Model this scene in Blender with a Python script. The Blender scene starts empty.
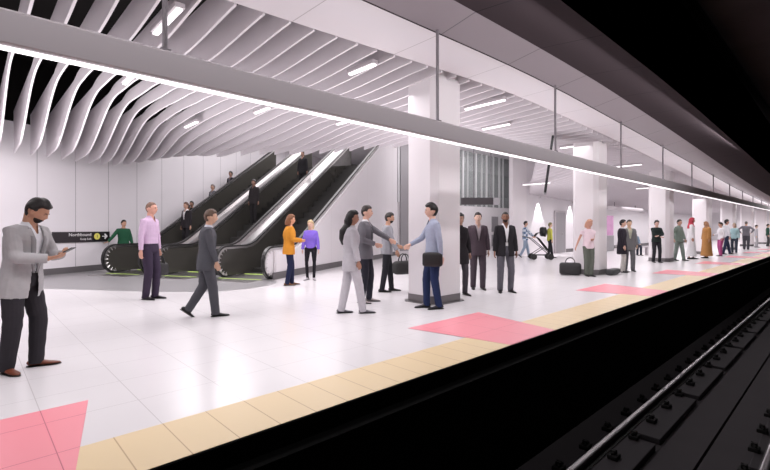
import bpy, bmesh, math, random
from mathutils import Vector, Matrix, Euler
random.seed(7)
sc = bpy.context.scene
COL = sc.collection
PI = math.pi
R = math.radians

# ------------------------------------------------------------------ camera
cam_d = bpy.data.cameras.new('camera'); cam = bpy.data.objects.new('camera', cam_d); COL.objects.link(cam)
cam.location = (0, 0, 1.40)
cam.rotation_euler = (R(90), 0, R(-43.4))
cam_d.sensor_width = 36; cam_d.lens = 442 / 770 * 36
cam_d.shift_y = -7 / 770
cam_d.clip_start = 0.02; cam_d.clip_end = 300
sc.camera = cam

# ------------------------------------------------------------------ world, exposure
w = bpy.data.worlds.new('world'); sc.world = w; w.use_nodes = True
bg = w.node_tree.nodes['Background']; bg.inputs[0].default_value = (0.55, 0.5, 0.53, 1); bg.inputs[1].default_value = 0.01
sc.view_settings.view_transform = 'Standard'; sc.view_settings.look = 'None'
sc.view_settings.exposure = 0.0; sc.view_settings.gamma = 1.0
sc.view_settings.use_curve_mapping = False

# ------------------------------------------------------------------ large area lights
LC = (1.0, 0.955, 0.98)
def area(name, loc, sx, sy, power, rot=(0, 0, 0), col=LC, spread=180):
    d = bpy.data.lights.new(name, 'AREA'); d.shape = 'RECTANGLE'; d.size = sx; d.size_y = sy
    d.energy = power; d.color = col; d.specular_factor = 0.35; d.spread = R(spread)
    o = bpy.data.objects.new(name, d); COL.objects.link(o); o.location = loc; o.rotation_euler = rot
    return o
area('beam_strip_light', (14, 4.04, 2.61), 36, 0.10, 260)
area('beam_strip_light', (44, 4.04, 2.61), 24, 0.10, 170)
area('beam_top_fill_light', (14, 4.12, 2.94), 36, 0.16, 90, rot=(R(180), 0, 0))  # added fill on the beam top to brighten baffles and fascia
area('beam_top_fill_light', (44, 4.12, 2.94), 24, 0.16, 55, rot=(R(180), 0, 0))  # same added beam-top fill for the far stretch
area('soffit_fill_light', (18, 2.62, 4.05), 44, 0.12, 370, rot=(R(62), 0, 0))  # added unseen fill under the soffit to light the beam's track-side face
area('far_hall_fill_light', (57.5, 7.6, 2.5), 7, 4, 190)  # fill added in mid-air to brighten the dark far end
area('soffit_fill_light', (50, 2.62, 3.30), 20, 0.12, 130, rot=(R(62), 0, 0))  # far length of the added soffit fill
area('tunnel_fill_light', (22, -3.7, 4.6), 50, 0.3, 30, rot=(R(95), 0, 0))  # dim fill added to lift the black soffit edge, no fixture modelled
area('hall_up_fill_light', (1.0, 11.0, 1.9), 7, 4.0, 270, rot=(R(180), 0, 0))  # added fill floating in the hall, aimed up at the baffles
area('hall_up_fill_light', (8.5, 8.2, 1.9), 6, 2.6, 170, rot=(R(180), 0, 0))  # second floating fill, added to brighten the ceiling
area('hall_up_fill_light', (17.0, 8.6, 1.9), 6, 3.0, 60, rot=(R(180), 0, 0))  # third floating fill, added for the low right-hand ceiling
CEIL_FILL = [(1.0, 8.5, 3.90, 5, 4.5, 150), (6.2, 8.0, 3.92, 4.0, 4.5, 165), (12.0, 6.6, 3.88, 5.0, 2.4, 85),
          (18.0, 7.0, 3.42, 5.0, 3.0, 115), (25.0, 7.4, 2.95, 7, 4.0, 190), (34, 8.2, 2.75, 9, 3.5, 230), (46, 8.2, 2.6, 14, 3.5, 300)]
for x, y, z, sx, sy, p in CEIL_FILL: area('ceiling_fill_light', (x, y, z), sx, sy, p)  # broad fill added below the baffles, apart from the lamp fixtures
area('landing_fill_light', (5.2, 12.6, 3.6), 2.0, 2.4, 130)  # added fill brightening the escalator landing, without a fixture
area('back_wall_fill_light', (-0.5, 11.8, 3.3), 6.0, 1.2, 110, rot=(R(40), 0, R(28.3)))  # unseen fill added to brighten the left back wall
area('escalator_hall_fill_light', (11.5, 17.0, 6.1), 9.0, 5.0, 520, rot=(0, 0, R(28.3)))  # added fill high over the escalators to brighten the hall walls
area('lift_hall_fill_light', (20.5, 14.2, 5.9), 9.0, 2.5, 300, rot=(R(25), 0, 0))  # fill added in front of the glass shaft to brighten it

# ------------------------------------------------------------------ materials
def lin(c):
    c = c / 255
    return c / 12.92 if c <= 0.04045 else ((c + 0.055) / 1.055) ** 2.4
def rgb(r, g, b): return (lin(r), lin(g), lin(b), 1)
def mat(name, col, rough=0.5, metal=0.0, noise=0.0, scale=20, bump=0.0, spec=0.5, emit=None, es=0, alpha=None, coords='Object'):
    m = bpy.data.materials.new(name); m.use_nodes = True
    nt = m.node_tree; b = nt.nodes['Principled BSDF']
    b.inputs['Base Color'].default_value = col; b.inputs['Roughness'].default_value = rough
    b.inputs['Metallic'].default_value = metal; b.inputs['Specular IOR Level'].default_value = spec
    if emit: b.inputs['Emission Color'].default_value = emit; b.inputs['Emission Strength'].default_value = es
    if alpha is not None: b.inputs['Alpha'].default_value = alpha
    if noise or bump:
        tc = nt.nodes.new('ShaderNodeTexCoord'); n = nt.nodes.new('ShaderNodeTexNoise')
        n.inputs['Scale'].default_value = scale; n.inputs['Detail'].default_value = 4
        nt.links.new(tc.outputs[coords], n.inputs['Vector'])
        if noise:
            mr = nt.nodes.new('ShaderNodeMapRange'); mr.inputs[3].default_value = 1 - noise; mr.inputs[4].default_value = 1 + noise
            nt.links.new(n.outputs['Fac'], mr.inputs[0])
            mx = nt.nodes.new('ShaderNodeVectorMath'); mx.operation = 'SCALE'; mx.inputs[0].default_value = col[:3]
            nt.links.new(mr.outputs[0], mx.inputs['Scale']); nt.links.new(mx.outputs[0], b.inputs['Base Color'])
        if bump:
            bp = nt.nodes.new('ShaderNodeBump'); bp.inputs['Strength'].default_value = bump; bp.inputs['Distance'].default_value = 0.01
            nt.links.new(n.outputs['Fac'], bp.inputs['Height']); nt.links.new(bp.outputs[0], b.inputs['Normal'])
    return m
def grid_mat(name, col, seam, px, py, ox, oy, wdt, rough, axes=('X', 'Y'), noise=0.02, spec=0.4, seam_y=True):
    """flat colour with thin straight seams every px / py metres (object coordinates)"""
    m = mat(name, col, rough, spec=spec); nt = m.node_tree; b = nt.nodes['Principled BSDF']; L = nt.links.new
    tc = nt.nodes.new('ShaderNodeTexCoord'); sp = nt.nodes.new('ShaderNodeSeparateXYZ'); L(tc.outputs['Object'], sp.inputs[0])
    def M(op, a, bb=None):
        n = nt.nodes.new('ShaderNodeMath'); n.operation = op
        for i, v in enumerate((a, bb)):
            if v is None: continue
            if isinstance(v, (int, float)): n.inputs[i].default_value = v
            else: L(v, n.inputs[i])
        return n.outputs[0]
    def seam_mask(c, p, o):
        f = M('FRACT', M('DIVIDE', M('SUBTRACT', c, o), p))
        d = M('MULTIPLY', M('MINIMUM', f, M('SUBTRACT', 1.0, f)), p)
        return M('LESS_THAN', d, wdt / 2)
    mk = seam_mask(sp.outputs[axes[0]], px, ox)
    if seam_y: mk = M('MAXIMUM', mk, seam_mask(sp.outputs[axes[1]], py, oy))
    n = nt.nodes.new('ShaderNodeTexNoise'); n.inputs['Scale'].default_value = 1.3; L(tc.outputs['Object'], n.inputs['Vector'])
    mr = nt.nodes.new('ShaderNodeMapRange'); mr.inputs[3].default_value = 1 - noise; mr.inputs[4].default_value = 1 + noise; L(n.outputs['Fac'], mr.inputs[0])
    vm = nt.nodes.new('ShaderNodeVectorMath'); vm.operation = 'SCALE'; vm.inputs[0].default_value = col[:3]; L(mr.outputs[0], vm.inputs['Scale'])
    mx = nt.nodes.new('ShaderNodeMix'); mx.data_type = 'RGBA'; L(mk, mx.inputs[0]); L(vm.outputs[0], mx.inputs[6]); mx.inputs[7].default_value = seam
    L(mx.outputs[2], b.inputs['Base Color'])
    return m

M_floor = grid_mat('white_terrazzo', (0.80, 0.775, 0.79, 1), (0.60, 0.57, 0.58, 1), 0.61, 0.61, 0.405, 3.387, 0.006, 0.24)
M_yellow = grid_mat('yellow_tiles', (0.82, 0.64, 0.385, 1), (0.55, 0.38, 0.2, 1), 0.305, 5, 0.405, 1.0, 0.008, 0.4, seam_y=False)
M_pink = grid_mat('pink_floor_paint', (0.93, 0.32, 0.375, 1), (0.6, 0.14, 0.19, 1), 0.61, 0.577, 0.405, 2.81, 0.006, 0.35)
M_greyfloor = mat('grey_stone', (0.33, 0.32, 0.33, 1), 0.3, noise=0.06, scale=3)
M_wall = grid_mat('white_wall_panels', (0.78, 0.745, 0.775, 1), (0.36, 0.34, 0.36, 1), 1.14, 5, 0.772, 0, 0.018, 0.45, seam_y=False)
M_white = mat('white_wall', (0.76, 0.73, 0.755, 1), 0.5, noise=0.02, scale=2)
M_cream = grid_mat('white_cladding', (0.78, 0.745, 0.765, 1), (0.6, 0.57, 0.58, 1), 1.2, 5, 0.4, 0, 0.01, 0.4, seam_y=False)
M_col = mat('white_column', (0.82, 0.78, 0.80, 1), 0.35, noise=0.02, scale=2)
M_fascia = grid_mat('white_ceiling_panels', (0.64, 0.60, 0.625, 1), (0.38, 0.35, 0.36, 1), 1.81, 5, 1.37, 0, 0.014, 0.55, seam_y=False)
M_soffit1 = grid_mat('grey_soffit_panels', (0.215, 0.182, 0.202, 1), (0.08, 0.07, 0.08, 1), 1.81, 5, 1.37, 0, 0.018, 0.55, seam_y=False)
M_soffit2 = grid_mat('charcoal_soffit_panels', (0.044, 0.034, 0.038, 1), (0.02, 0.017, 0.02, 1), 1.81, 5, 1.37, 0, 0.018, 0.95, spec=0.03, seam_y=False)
M_fin = mat('baffle_white', (0.72, 0.675, 0.705, 1), 0.5, noise=0.03, scale=3)
M_beam = mat('beam_grey', (0.50, 0.455, 0.48, 1), 0.5, noise=0.02, scale=2)
M_strip = mat('strip_light', (1, 1, 1, 1), 0.5, emit=(1, 0.95, 0.97, 1), es=1.5)
M_lamp = mat('lamp_diffuser', (1, 1, 1, 1), 0.5, emit=(1, 0.95, 0.97, 1), es=1.4)
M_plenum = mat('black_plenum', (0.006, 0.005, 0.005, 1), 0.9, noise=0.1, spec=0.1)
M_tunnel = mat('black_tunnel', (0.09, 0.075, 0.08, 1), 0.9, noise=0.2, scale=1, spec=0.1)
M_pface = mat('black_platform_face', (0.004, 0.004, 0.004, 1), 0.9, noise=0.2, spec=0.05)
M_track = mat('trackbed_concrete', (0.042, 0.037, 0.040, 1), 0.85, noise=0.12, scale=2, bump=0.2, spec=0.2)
M_pad = mat('track_pad', (0.036, 0.032, 0.035, 1), 0.8, noise=0.1, scale=4, spec=0.2)
M_clip = mat('rail_clip', (0.008, 0.007, 0.007, 1), 0.7, noise=0.2, spec=0.2)
M_rail = mat('rail_steel', (0.36, 0.34, 0.35, 1), 0.42, metal=1.0, noise=0.1)
M_railside = mat('rail_side', (0.02, 0.018, 0.018, 1), 0.6, noise=0.1)
M_rod = mat('grey_rod', (0.17, 0.15, 0.165, 1), 0.5, noise=0.05)
M_plinth = mat('grey_metal_plinth', (0.20, 0.185, 0.19, 1), 0.35, metal=0.4, noise=0.05)
M_base = mat('dark_skirting', (0.13, 0.12, 0.125, 1), 0.5, noise=0.05)
M_steel = mat('brushed_steel', (0.62, 0.60, 0.60, 1), 0.28, metal=1.0, noise=0.06, scale=30)
M_rubber = mat('black_rubber', (0.015, 0.014, 0.014, 1), 0.4, noise=0.1)
M_darkpanel = mat('dark_balustrade', (0.050, 0.047, 0.042, 1), 0.16, noise=0.12, scale=2)
M_step = mat('dark_step', (0.06, 0.058, 0.056, 1), 0.45, metal=0.4, noise=0.1)
M_green = mat('green_comb_light', (0.45, 0.6, 0.15, 1), 0.5, emit=(0.5, 0.75, 0.15, 1), es=0.35)
M_signdark = mat('sign_charcoal', (0.035, 0.028, 0.033, 1), 0.4, noise=0.05)
M_signblack = mat('sign_black', (0.012, 0.010, 0.012, 1), 0.4, noise=0.05)
M_signwhite = mat('sign_white', (0.85, 0.83, 0.84, 1), 0.5, noise=0.01)
M_signyellow = mat('sign_yellow', (0.80, 0.74, 0.16, 1), 0.5, noise=0.02)
M_glass = mat('shaft_glass_panel', (0.50, 0.53, 0.53, 1), 0.12, noise=0.08, alpha=0.4)
M_mull = mat('shaft_mullion', (0.62, 0.62, 0.63, 1), 0.3, noise=0.03)
M_dgrey = mat('door_grey', (0.30, 0.285, 0.30, 1), 0.45, noise=0.04)
M_black = mat('black_plastic', (0.012, 0.012, 0.013, 1), 0.4, noise=0.1)
M_pinkad = mat('pink_poster', (0.60, 0.30, 0.52, 1), 0.5, noise=0.35, scale=3)

# ------------------------------------------------------------------ helpers
def tag(o, label=None, cat=None, group=None, kind=None):
    if label: o['label'] = label
    if cat: o['category'] = cat
    if group: o['group'] = group
    if kind: o['kind'] = kind
    return o
def link(name, me, m=None, parent=None, smooth=False):
    o = bpy.data.objects.new(name, me); COL.objects.link(o)
    if m is not None: me.materials.append(m)
    if parent is not None: o.parent = parent
    if smooth:
        for p in me.polygons: p.use_smooth = True
    return o
def obj(name, bm, m, parent=None, smooth=False):
    bmesh.ops.recalc_face_normals(bm, faces=bm.faces)
    me = bpy.data.meshes.new(name); bm.to_mesh(me); bm.free()
    return link(name, me, m, parent, smooth)
def empty(name, loc=(0, 0, 0), rz=0, label=None, cat=None, group=None):
    o = bpy.data.objects.new(name, None); COL.objects.link(o); o.location = loc; o.rotation_euler = (0, 0, rz)
    o.empty_display_size = 0.1
    return tag(o, label, cat, group)
def struct(name, bm, m): return tag(obj(name, bm, m), kind='structure')
def box(bm, x0, x1, y0, y1, z0, z1, bev=0.0, M=None):
    vs = [bm.verts.new(v) for v in ((x0, y0, z0), (x1, y0, z0), (x1, y1, z0), (x0, y1, z0), (x0, y0, z1), (x1, y0, z1), (x1, y1, z1), (x0, y1, z1))]
    fs = [bm.faces.new([vs[i] for i in f]) for f in ((0, 3, 2, 1), (4, 5, 6, 7), (0, 1, 5, 4), (1, 2, 6, 5), (2, 3, 7, 6), (3, 0, 4, 7))]
    if bev > 0:
        es = list({e for f in fs for e in f.edges})
        r = bmesh.ops.bevel(bm, geom=es, offset=bev, segments=2, affect='EDGES', profile=0.5)
        vs = list({v for f in r['faces'] for v in f.verts} | {v for v in vs if v.is_valid})
    if M is not None:
        for v in vs: v.co = M @ v.co
    return vs
def prism(bm, pts, d0, d1, fn):
    """polygon pts (a,b) extruded between d0 and d1; fn(a,b,d)->xyz"""
    A = [bm.verts.new(fn(a, b, d0)) for a, b in pts]; B = [bm.verts.new(fn(a, b, d1)) for a, b in pts]
    n = len(pts)
    bm.faces.new(A); bm.faces.new(B[::-1])
    for i in range(n): bm.faces.new((A[i], B[i], B[(i + 1) % n], A[(i + 1) % n]))
def loft(bm, rings, caps=True):
    V = [[bm.verts.new(p) for p in r] for r in rings]; n = len(V[0])
    for a, b in zip(V, V[1:]):
        for i in range(n): bm.faces.new((a[i], a[(i + 1) % n], b[(i + 1) % n], b[i]))
    if caps: bm.faces.new(V[0][::-1]); bm.faces.new(V[-1])
def tube(bm, pts, rad, n=10):
    """round tube along points; rad number or list"""
    pts = [Vector(p) for p in pts]; rings = []
    rr = rad if isinstance(rad, (list, tuple)) else [rad] * len(pts)
    up = None
    for i, p in enumerate(pts):
        t = (pts[min(i + 1, len(pts) - 1)] - pts[max(i - 1, 0)]).normalized()
        if up is None: up = Vector((0, 0, 1)) if abs(t.z) < 0.9 else Vector((1, 0, 0))
        u = t.cross(up).normalized(); v = u.cross(t).normalized(); up = v
        rings.append([p + (u * math.cos(2 * PI * k / n) + v * math.sin(2 * PI * k / n)) * rr[i] for k in range(n)])
    loft(bm, rings)
def ball(bm, c, rx, ry, rz, nu=12, nv=8, M=None):
    c = Vector(c)
    rings = []
    for j in range(1, nv):
        ph = PI * j / nv
        rings.append([Vector((rx * math.sin(ph) * math.cos(2 * PI * i / nu), ry * math.sin(ph) * math.sin(2 * PI * i / nu), -rz * math.cos(ph))) for i in range(nu)])
    rings = [[(M @ p if M is not None else p) + c for p in r] for r in rings]
    loft(bm, rings)
def text_part(name, s, size, m, parent, loc, rot, ext=0.004, align='CENTER'):
    cu = bpy.data.curves.new(name, 'FONT'); cu.body = s; cu.size = size; cu.extrude = ext; cu.align_x = align; cu.align_y = 'CENTER'; cu.resolution_u = 2
    t = bpy.data.objects.new(name, cu); COL.objects.link(t); bpy.context.view_layer.update()
    me = bpy.data.meshes.new_from_object(t.evaluated_get(bpy.context.evaluated_depsgraph_get()))
    bpy.data.objects.remove(t)
    o = link(name, me, m, parent); o.location = loc; o.rotation_euler = rot
    return o
def sm(t): t = max(0.0, min(1.0, t)); return t * t * (3 - 2 * t)
def zdrop(x):
    """the soffit falls gently towards the far end"""
    if x < 9: return 0.0
    return -1.22 * (1 - math.exp(-((x - 9) / 21.0) ** 1.5)) 

# ================================================================== STRUCTURE
X0, X1 = -6.0, 62.0
# platform slab and floor
bm = bmesh.new(); box(bm, X0, X1, 2.81, 26, -0.16, 0.0); struct('floor', bm, M_floor)
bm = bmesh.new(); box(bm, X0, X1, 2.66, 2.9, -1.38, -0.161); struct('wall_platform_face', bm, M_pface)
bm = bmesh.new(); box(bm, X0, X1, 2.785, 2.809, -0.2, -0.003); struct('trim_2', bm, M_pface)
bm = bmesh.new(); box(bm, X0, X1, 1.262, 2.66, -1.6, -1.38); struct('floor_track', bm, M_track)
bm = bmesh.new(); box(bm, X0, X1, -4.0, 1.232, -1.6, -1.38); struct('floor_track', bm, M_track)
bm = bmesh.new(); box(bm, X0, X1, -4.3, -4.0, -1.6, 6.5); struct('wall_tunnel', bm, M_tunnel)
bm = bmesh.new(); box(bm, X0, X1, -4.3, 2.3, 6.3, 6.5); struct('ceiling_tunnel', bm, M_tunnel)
bm = bmesh.new(); box(bm, X0 - .2, X0, -4.3, 26, -1.6, 6.5); struct('wall_near_end', bm, M_tunnel)
bm = bmesh.new(); box(bm, X1, X1 + .2, -4.3, 2.8, -1.6, 6.5); struct('wall_far_tunnel', bm, M_tunnel)
bm = bmesh.new(); box(bm, X1, X1 + .2, 2.81, 26, 0, 6.5); struct('wall_far_end', bm, M_white)
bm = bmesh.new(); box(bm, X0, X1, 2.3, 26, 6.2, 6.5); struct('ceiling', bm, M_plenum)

# yellow edge strip
bm = bmesh.new(); box(bm, X0, X1, 2.80, 3.387, 0.0005, 0.003); tag(obj('edge_strip', bm, M_yellow), 'long yellow tiled warning strip along the platform edge', 'warning strip')
# pink patches
for k in range(-1, 10):
    xr = 0.715 + 5.45 * k; L = xr - 1.70
    bm = bmesh.new(); prism(bm, [(L, 4.26), (xr, 4.26), (xr - 0.32, 2.80), (L + 0.26, 2.80)], 0.0032, 0.005, lambda a, b, d: (a, b, d))
    o = obj('floor_marking', bm, M_pink)
    lab = {0: 'pink floor marking nearest the camera at the bottom left corner', 1: 'large pink floor marking in front of the first white column',
           2: 'pink floor marking before the second white column with the black bags', 3: 'pink floor marking in front of the third column, third along from the large central one'}.get(k, 'small distant pink floor marking far along the yellow edge strip')
    if k == -1: bpy.data.objects.remove(o); continue
    tag(o, lab, 'floor marking', 'pink boarding markings along the platform edge')

# grey stone inlay before escalators
ex = Vector((0.880, 0.474)); en = Vector((-0.474, 0.880)); P0 = Vector((5.66, 10.72))
def E(s, p, z=0.0): q = P0 + ex * s + en * p; return Vector((q.x, q.y, z))
bm = bmesh.new()
pts = [(1.2, 12.95), (1.9, 12.0), (2.47, 11.2), (3.19, 10.3), (3.97, 9.6), (4.7, 9.55), (5.3, 9.75), (5.75, 10.1)]
a = E(0.6, 0); b = E(0.6, 6.9); c = E(-1.1, 6.9)
pts += [(a.x, a.y), (b.x, b.y), (c.x, c.y)]
prism(bm, pts, 0.0004, 0.004, lambda a, b, d: (a, b, d)); struct('floor_grey_inlay', bm, M_greyfloor)

# back wall beside the escalators (object frame runs along the wall so the seams follow it)
def wall_along(name, s0, s1, h, m, origin, ang, th=0.2, z0=0.0):
    bm = bmesh.new(); box(bm, s0, s1, 0, th, z0, h); o = struct(name, bm, m); o.location = (origin[0], origin[1], 0); o.rotation_euler = (0, 0, ang); return o
EA = math.atan2(ex.y, ex.x)
wall_along('wall_back', -9.0, 4.4, 4.35, M_wall, (1.80, 16.42), EA)
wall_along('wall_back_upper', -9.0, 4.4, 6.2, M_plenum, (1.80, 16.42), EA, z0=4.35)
wall_along('wall_back_hall', 4.4, 20.0, 6.2, M_wall, (1.80, 16.42), EA)
o = wall_along('baseboard_back', -9.0, 1.75, 0.19, M_base, (1.80 + .474 * .02, 16.42 - .88 * .02), EA, th=0.02)
def slab(bm, a, b, th, z0, z1):
    a = Vector(a); b = Vector(b); d = (b - a).normalized(); n = Vector((-d.y, d.x)) * th
    q = [a, b, b + n, a + n]
    prism(bm, [(v.x, v.y) for v in q], z0, z1, lambda x, y, z: (x, y, z))
slab_b = bmesh.new(); slab(slab_b, (20.6, 11.35), (61.9, 11.35), 0.2, 0, 6.1); struct('wall_right', slab_b, M_white)
bm = bmesh.new(); slab(bm, (19.3, 11.35), (20.6, 11.35), 0.2, 0, 6.2); struct('wall_right_tall', bm, M_col)
bm = bmesh.new(); slab(bm, (25.0, 11.32), (61.8, 11.32), 0.02, 0, 0.2); struct('baseboard_right', bm, M_base)
bm = bmesh.new(); slab(bm, (20.6, 18.6), (36, 18.6), 0.2, 0, 6.2); struct('wall_lift_hall', bm, M_white)

# soffit: fascia and two darker bands, following the falling ceiling line
def yin(x): return max(4.88, 5.38 - 0.062 * max(x, -2)) if x < 8 else 4.88
NX = 90
xs = [X0 + (X1 - X0) * i / NX for i in range(NX + 1)]
def band(name, f0, f1, th, m):
    bm = bmesh.new(); rows = []
    for x in xs:
        y0, z0 = f0(x); y1, z1 = f1(x)
        rows.append([bm.verts.new((x, y0, z0)), bm.verts.new((x, y1, z1)), bm.verts.new((x, y1, z1 + th)), bm.verts.new((x, y0, z0 + th))])
    for a, b in zip(rows, rows[1:]):
        for i in range(4): bm.faces.new((a[i], a[(i + 1) % 4], b[(i + 1) % 4], b[i]))
    bm.faces.new(rows[0]); bm.faces.new(rows[-1][::-1])
    return struct(name, bm, m)
bump = lambda x: 0.07 * math.exp(-((x - 7) / 3.0) ** 2)
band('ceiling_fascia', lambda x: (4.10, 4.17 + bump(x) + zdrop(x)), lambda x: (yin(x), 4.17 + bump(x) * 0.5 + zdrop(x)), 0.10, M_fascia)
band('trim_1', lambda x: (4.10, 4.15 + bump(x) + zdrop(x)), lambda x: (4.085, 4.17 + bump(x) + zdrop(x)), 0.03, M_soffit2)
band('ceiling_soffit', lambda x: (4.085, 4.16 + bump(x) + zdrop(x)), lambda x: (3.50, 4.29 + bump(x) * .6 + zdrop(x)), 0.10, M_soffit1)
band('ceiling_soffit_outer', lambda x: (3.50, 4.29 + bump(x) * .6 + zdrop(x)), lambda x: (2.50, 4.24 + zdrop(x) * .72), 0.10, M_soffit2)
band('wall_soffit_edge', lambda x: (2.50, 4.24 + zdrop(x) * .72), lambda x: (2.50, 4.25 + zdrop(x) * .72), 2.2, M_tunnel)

# ------------------------------------------------------------------ wavy baffles
def zbase(x, y):
    ks = [(4.8, 4.17), (7.0, 4.05), (10.2, 4.33), (12.2, 4.38)]
    zw = 4.38 if y > 12.2 else 4.17
    for (a, b), (c, d) in zip(ks, ks[1:]):
        if a <= y <= c: zw = b + (d - b) * sm((y - a) / (c - a))
    far = sm((x - 7.0) / 7.0)
    z = zw * (1 - far) + far * (4.14 + 0.05 * math.sin(y * 1.4 + x * .3)) + zdrop(x)
    q = -0.474 * x + 0.88 * y - 1.1 * sm((x - 2.3) / 1.5); s = 0.88 * x + 0.474 * y
    z -= 0.95 * sm((q - 8.6) / 3.2) * sm((14.5 - s) / 4.0)
    z -= 0.48 * sm((s - 8.5) / 4.5) * sm((q - 2.5) / 4) * (1 - sm((q - 8.6) / 3.2))
    z -= 0.86 * sm((y - 6.2) / 4.6) * sm((x - 12.5) / 6.0) * (1 + zdrop(x) / 1.6)
    return z
def yend(x):
    # wall line on the left, void edge over the escalators in the middle, right wall beyond
    wall = 16.42 + (x - 1.80) * ex.y / ex.x - 0.45
    if x < 5.6: return wall
    if x < 7.0: return wall + (14.1 - wall) * (x - 5.6) / 1.4
    ks = [(7.0, 14.1), (10.75, 10.6), (12.0, 8.9), (14.3, 7.4), (20.6, 11.2)]
    for (a, b), (c, d) in zip(ks, ks[1:]):
        if x <= c: return b + (d - b) * (x - a) / (c - a)
    return 11.2
DX = 0.372; x = 3.53 - DX * 16
fin_i = 0
while x < 52:
    y0 = yin(x) + 0.015; y1 = yend(x); n = max(14, int((y1 - y0) / 0.18)); H = 0.44
    bm = bmesh.new(); lo = []; 
    for i in range(n + 1):
        y = y0 + (y1 - y0) * i / n
        z = zbase(x, y)
        lo.append((y, z))
    top = [(y, max(z + H * 0.62, 4.54 + zdrop(x) * 0.9) if x < 12.5 else z + H) for y, z in lo]
    th = 0.017
    V = []
    for sx in (-th, th):
        V.append(([bm.verts.new((sx, y - y0, z)) for y, z in lo], [bm.verts.new((sx, y - y0, z)) for y, z in top]))
    (la, ta), (lb, tb) = V
    for i in range(n):
        bm.faces.new((la[i], la[i + 1], ta[i + 1], ta[i])); bm.faces.new((lb[i + 1], lb[i], tb[i], tb[i + 1]))
        bm.faces.new((la[i + 1], la[i], lb[i], lb[i + 1])); bm.faces.new((ta[i], ta[i + 1], tb[i + 1], tb[i]))
    bm.faces.new((la[0], ta[0], tb[0], lb[0])); bm.faces.new((ta[-1], la[-1], lb[-1], tb[-1]))
    o = obj('ceiling_baffle', bm, M_fin); o.location = (x, y0, 0)
    tag(o, 'curved white ceiling baffle, one of the wavy row hung above the concourse', 'baffle', 'curved ceiling baffles above the concourse')
    x += DX
# soffit slab over the low right-hand area (closes the ceiling above the low baffles)
bm = bmesh.new(); prism(bm, [(14.6, 4.95), (X1, 4.95), (X1, 11.34), (20.6, 11.34)], 4.75, 4.85, lambda a, b, d: (a, b, d)); struct('ceiling_low', bm, M_fin)

bm = bmesh.new(); box(bm, 7.5, 36, 8.0, 25.5, 6.12, 6.16); struct('ceiling_void', bm, M_white)
# linear ceiling lamps between the baffles
for x, y0, y1, dz, lab in [(1.72, 5.55, 6.5, -.05, 'nearest long bright ceiling lamp at top left above the beam'), (2.20, 9.0, 9.75, -.05, 'short bright ceiling lamp seen left below the grey beam'),
        (4.45, 12.0, 12.9, -.04, 'ceiling lamp above the walking man in grey by the escalators'), (5.2, 9.5, 10.2, -.05, 'ceiling lamp above the escalator handrails'),
        (7.1, 8.35, 9.3, -.05, 'ceiling lamp just below the beam left of the first column'), (4.95, 5.35, 6.0, -.05, 'small ceiling lamp above the beam left of the first hanging rod'),
        (8.06, 5.0, 6.0, -.04, 'long ceiling lamp above the beam right of the first column'), (10.1, 6.0, 6.8, -.05, 'faint ceiling lamp above the beam behind the black hanging screen'),
        (13.6, 5.4, 6.4, -.05, 'ceiling lamp above the beam over the second column'), (18.6, 5.5, 6.6, -.05, 'ceiling lamp beside the third hanging rod'),
        (17.4, 8.6, 9.8, -.05, 'ceiling lamp left of the second column under the low ceiling'), (24.5, 6.0, 7.5, -.05, 'most distant ceiling lamp beyond the third column')]:
    xx = x + DX * 0.5 - ((x - 3.53 + 100 * DX) % DX) 
    z = min(zbase(xx, y0), zbase(xx, y1)) + dz
    t = empty('ceiling_lamp', (xx, y0, z), 0, lab, 'ceiling lamp')
    bm = bmesh.new(); box(bm, -0.034, 0.034, 0, y1 - y0, 0.0, 0.03, .004); obj('diffuser', bm, M_lamp, t)
    bm = bmesh.new(); box(bm, -0.06, 0.06, -0.01, y1 - y0 + .01, 0.031, 0.09); obj('housing', bm, M_beam, t)

# ------------------------------------------------------------------ suspended beam and rods
bt = empty('suspended_beam', (X0 + .05, 4.10, 2.63), 0, 'long grey suspended beam with a light strip under it running above the platform', 'beam')
bm = bmesh.new(); L = X1 - X0 - .1
prism(bm, [(-0.10, 0.02), (-0.01, 0.02), (0.02, 0.07), (0.02, 0.24), (0.0, 0.28), (-0.10, 0.28), (-0.12, 0.26), (-0.12, 0.045)], 0, L, lambda a, b, d: (d, a, b)); obj('housing', bm, M_beam, bt)
bm = bmesh.new(); prism(bm, [(-0.112, 0.0), (-0.060, 0.0), (-0.060, 0.019), (-0.112, 0.019)], 0, L, lambda a, b, d: (d, a, b)); obj('light_strip', bm, M_strip, bt)
for k in range(-1, 14):
    x = (0.3005 + 0.8835 * k) * 4.1
    z = 4.17 + bump(x) + zdrop(x)
    bm = bmesh.new(); tube(bm, [(0, 0, 0), (0, 0, z - 2.91 + .02)], 0.022); box(bm, -.04, .04, -.04, .04, 0, .02); 
    o = obj('suspension_rod', bm, M_rod, smooth=False); o.location = (x, 4.05, 2.91)
    tag(o, {0: 'thin grey suspension rod nearest the camera, at top left', 1: 'thin grey suspension rod above the first white column', 2: 'thin grey suspension rod right of the first column, near the black screen',
            3: 'thin grey suspension rod just right of the second column'}.get(k, 'thin grey rod holding the far stretch of the beam'), 'rod', 'rods holding up the beam')

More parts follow.
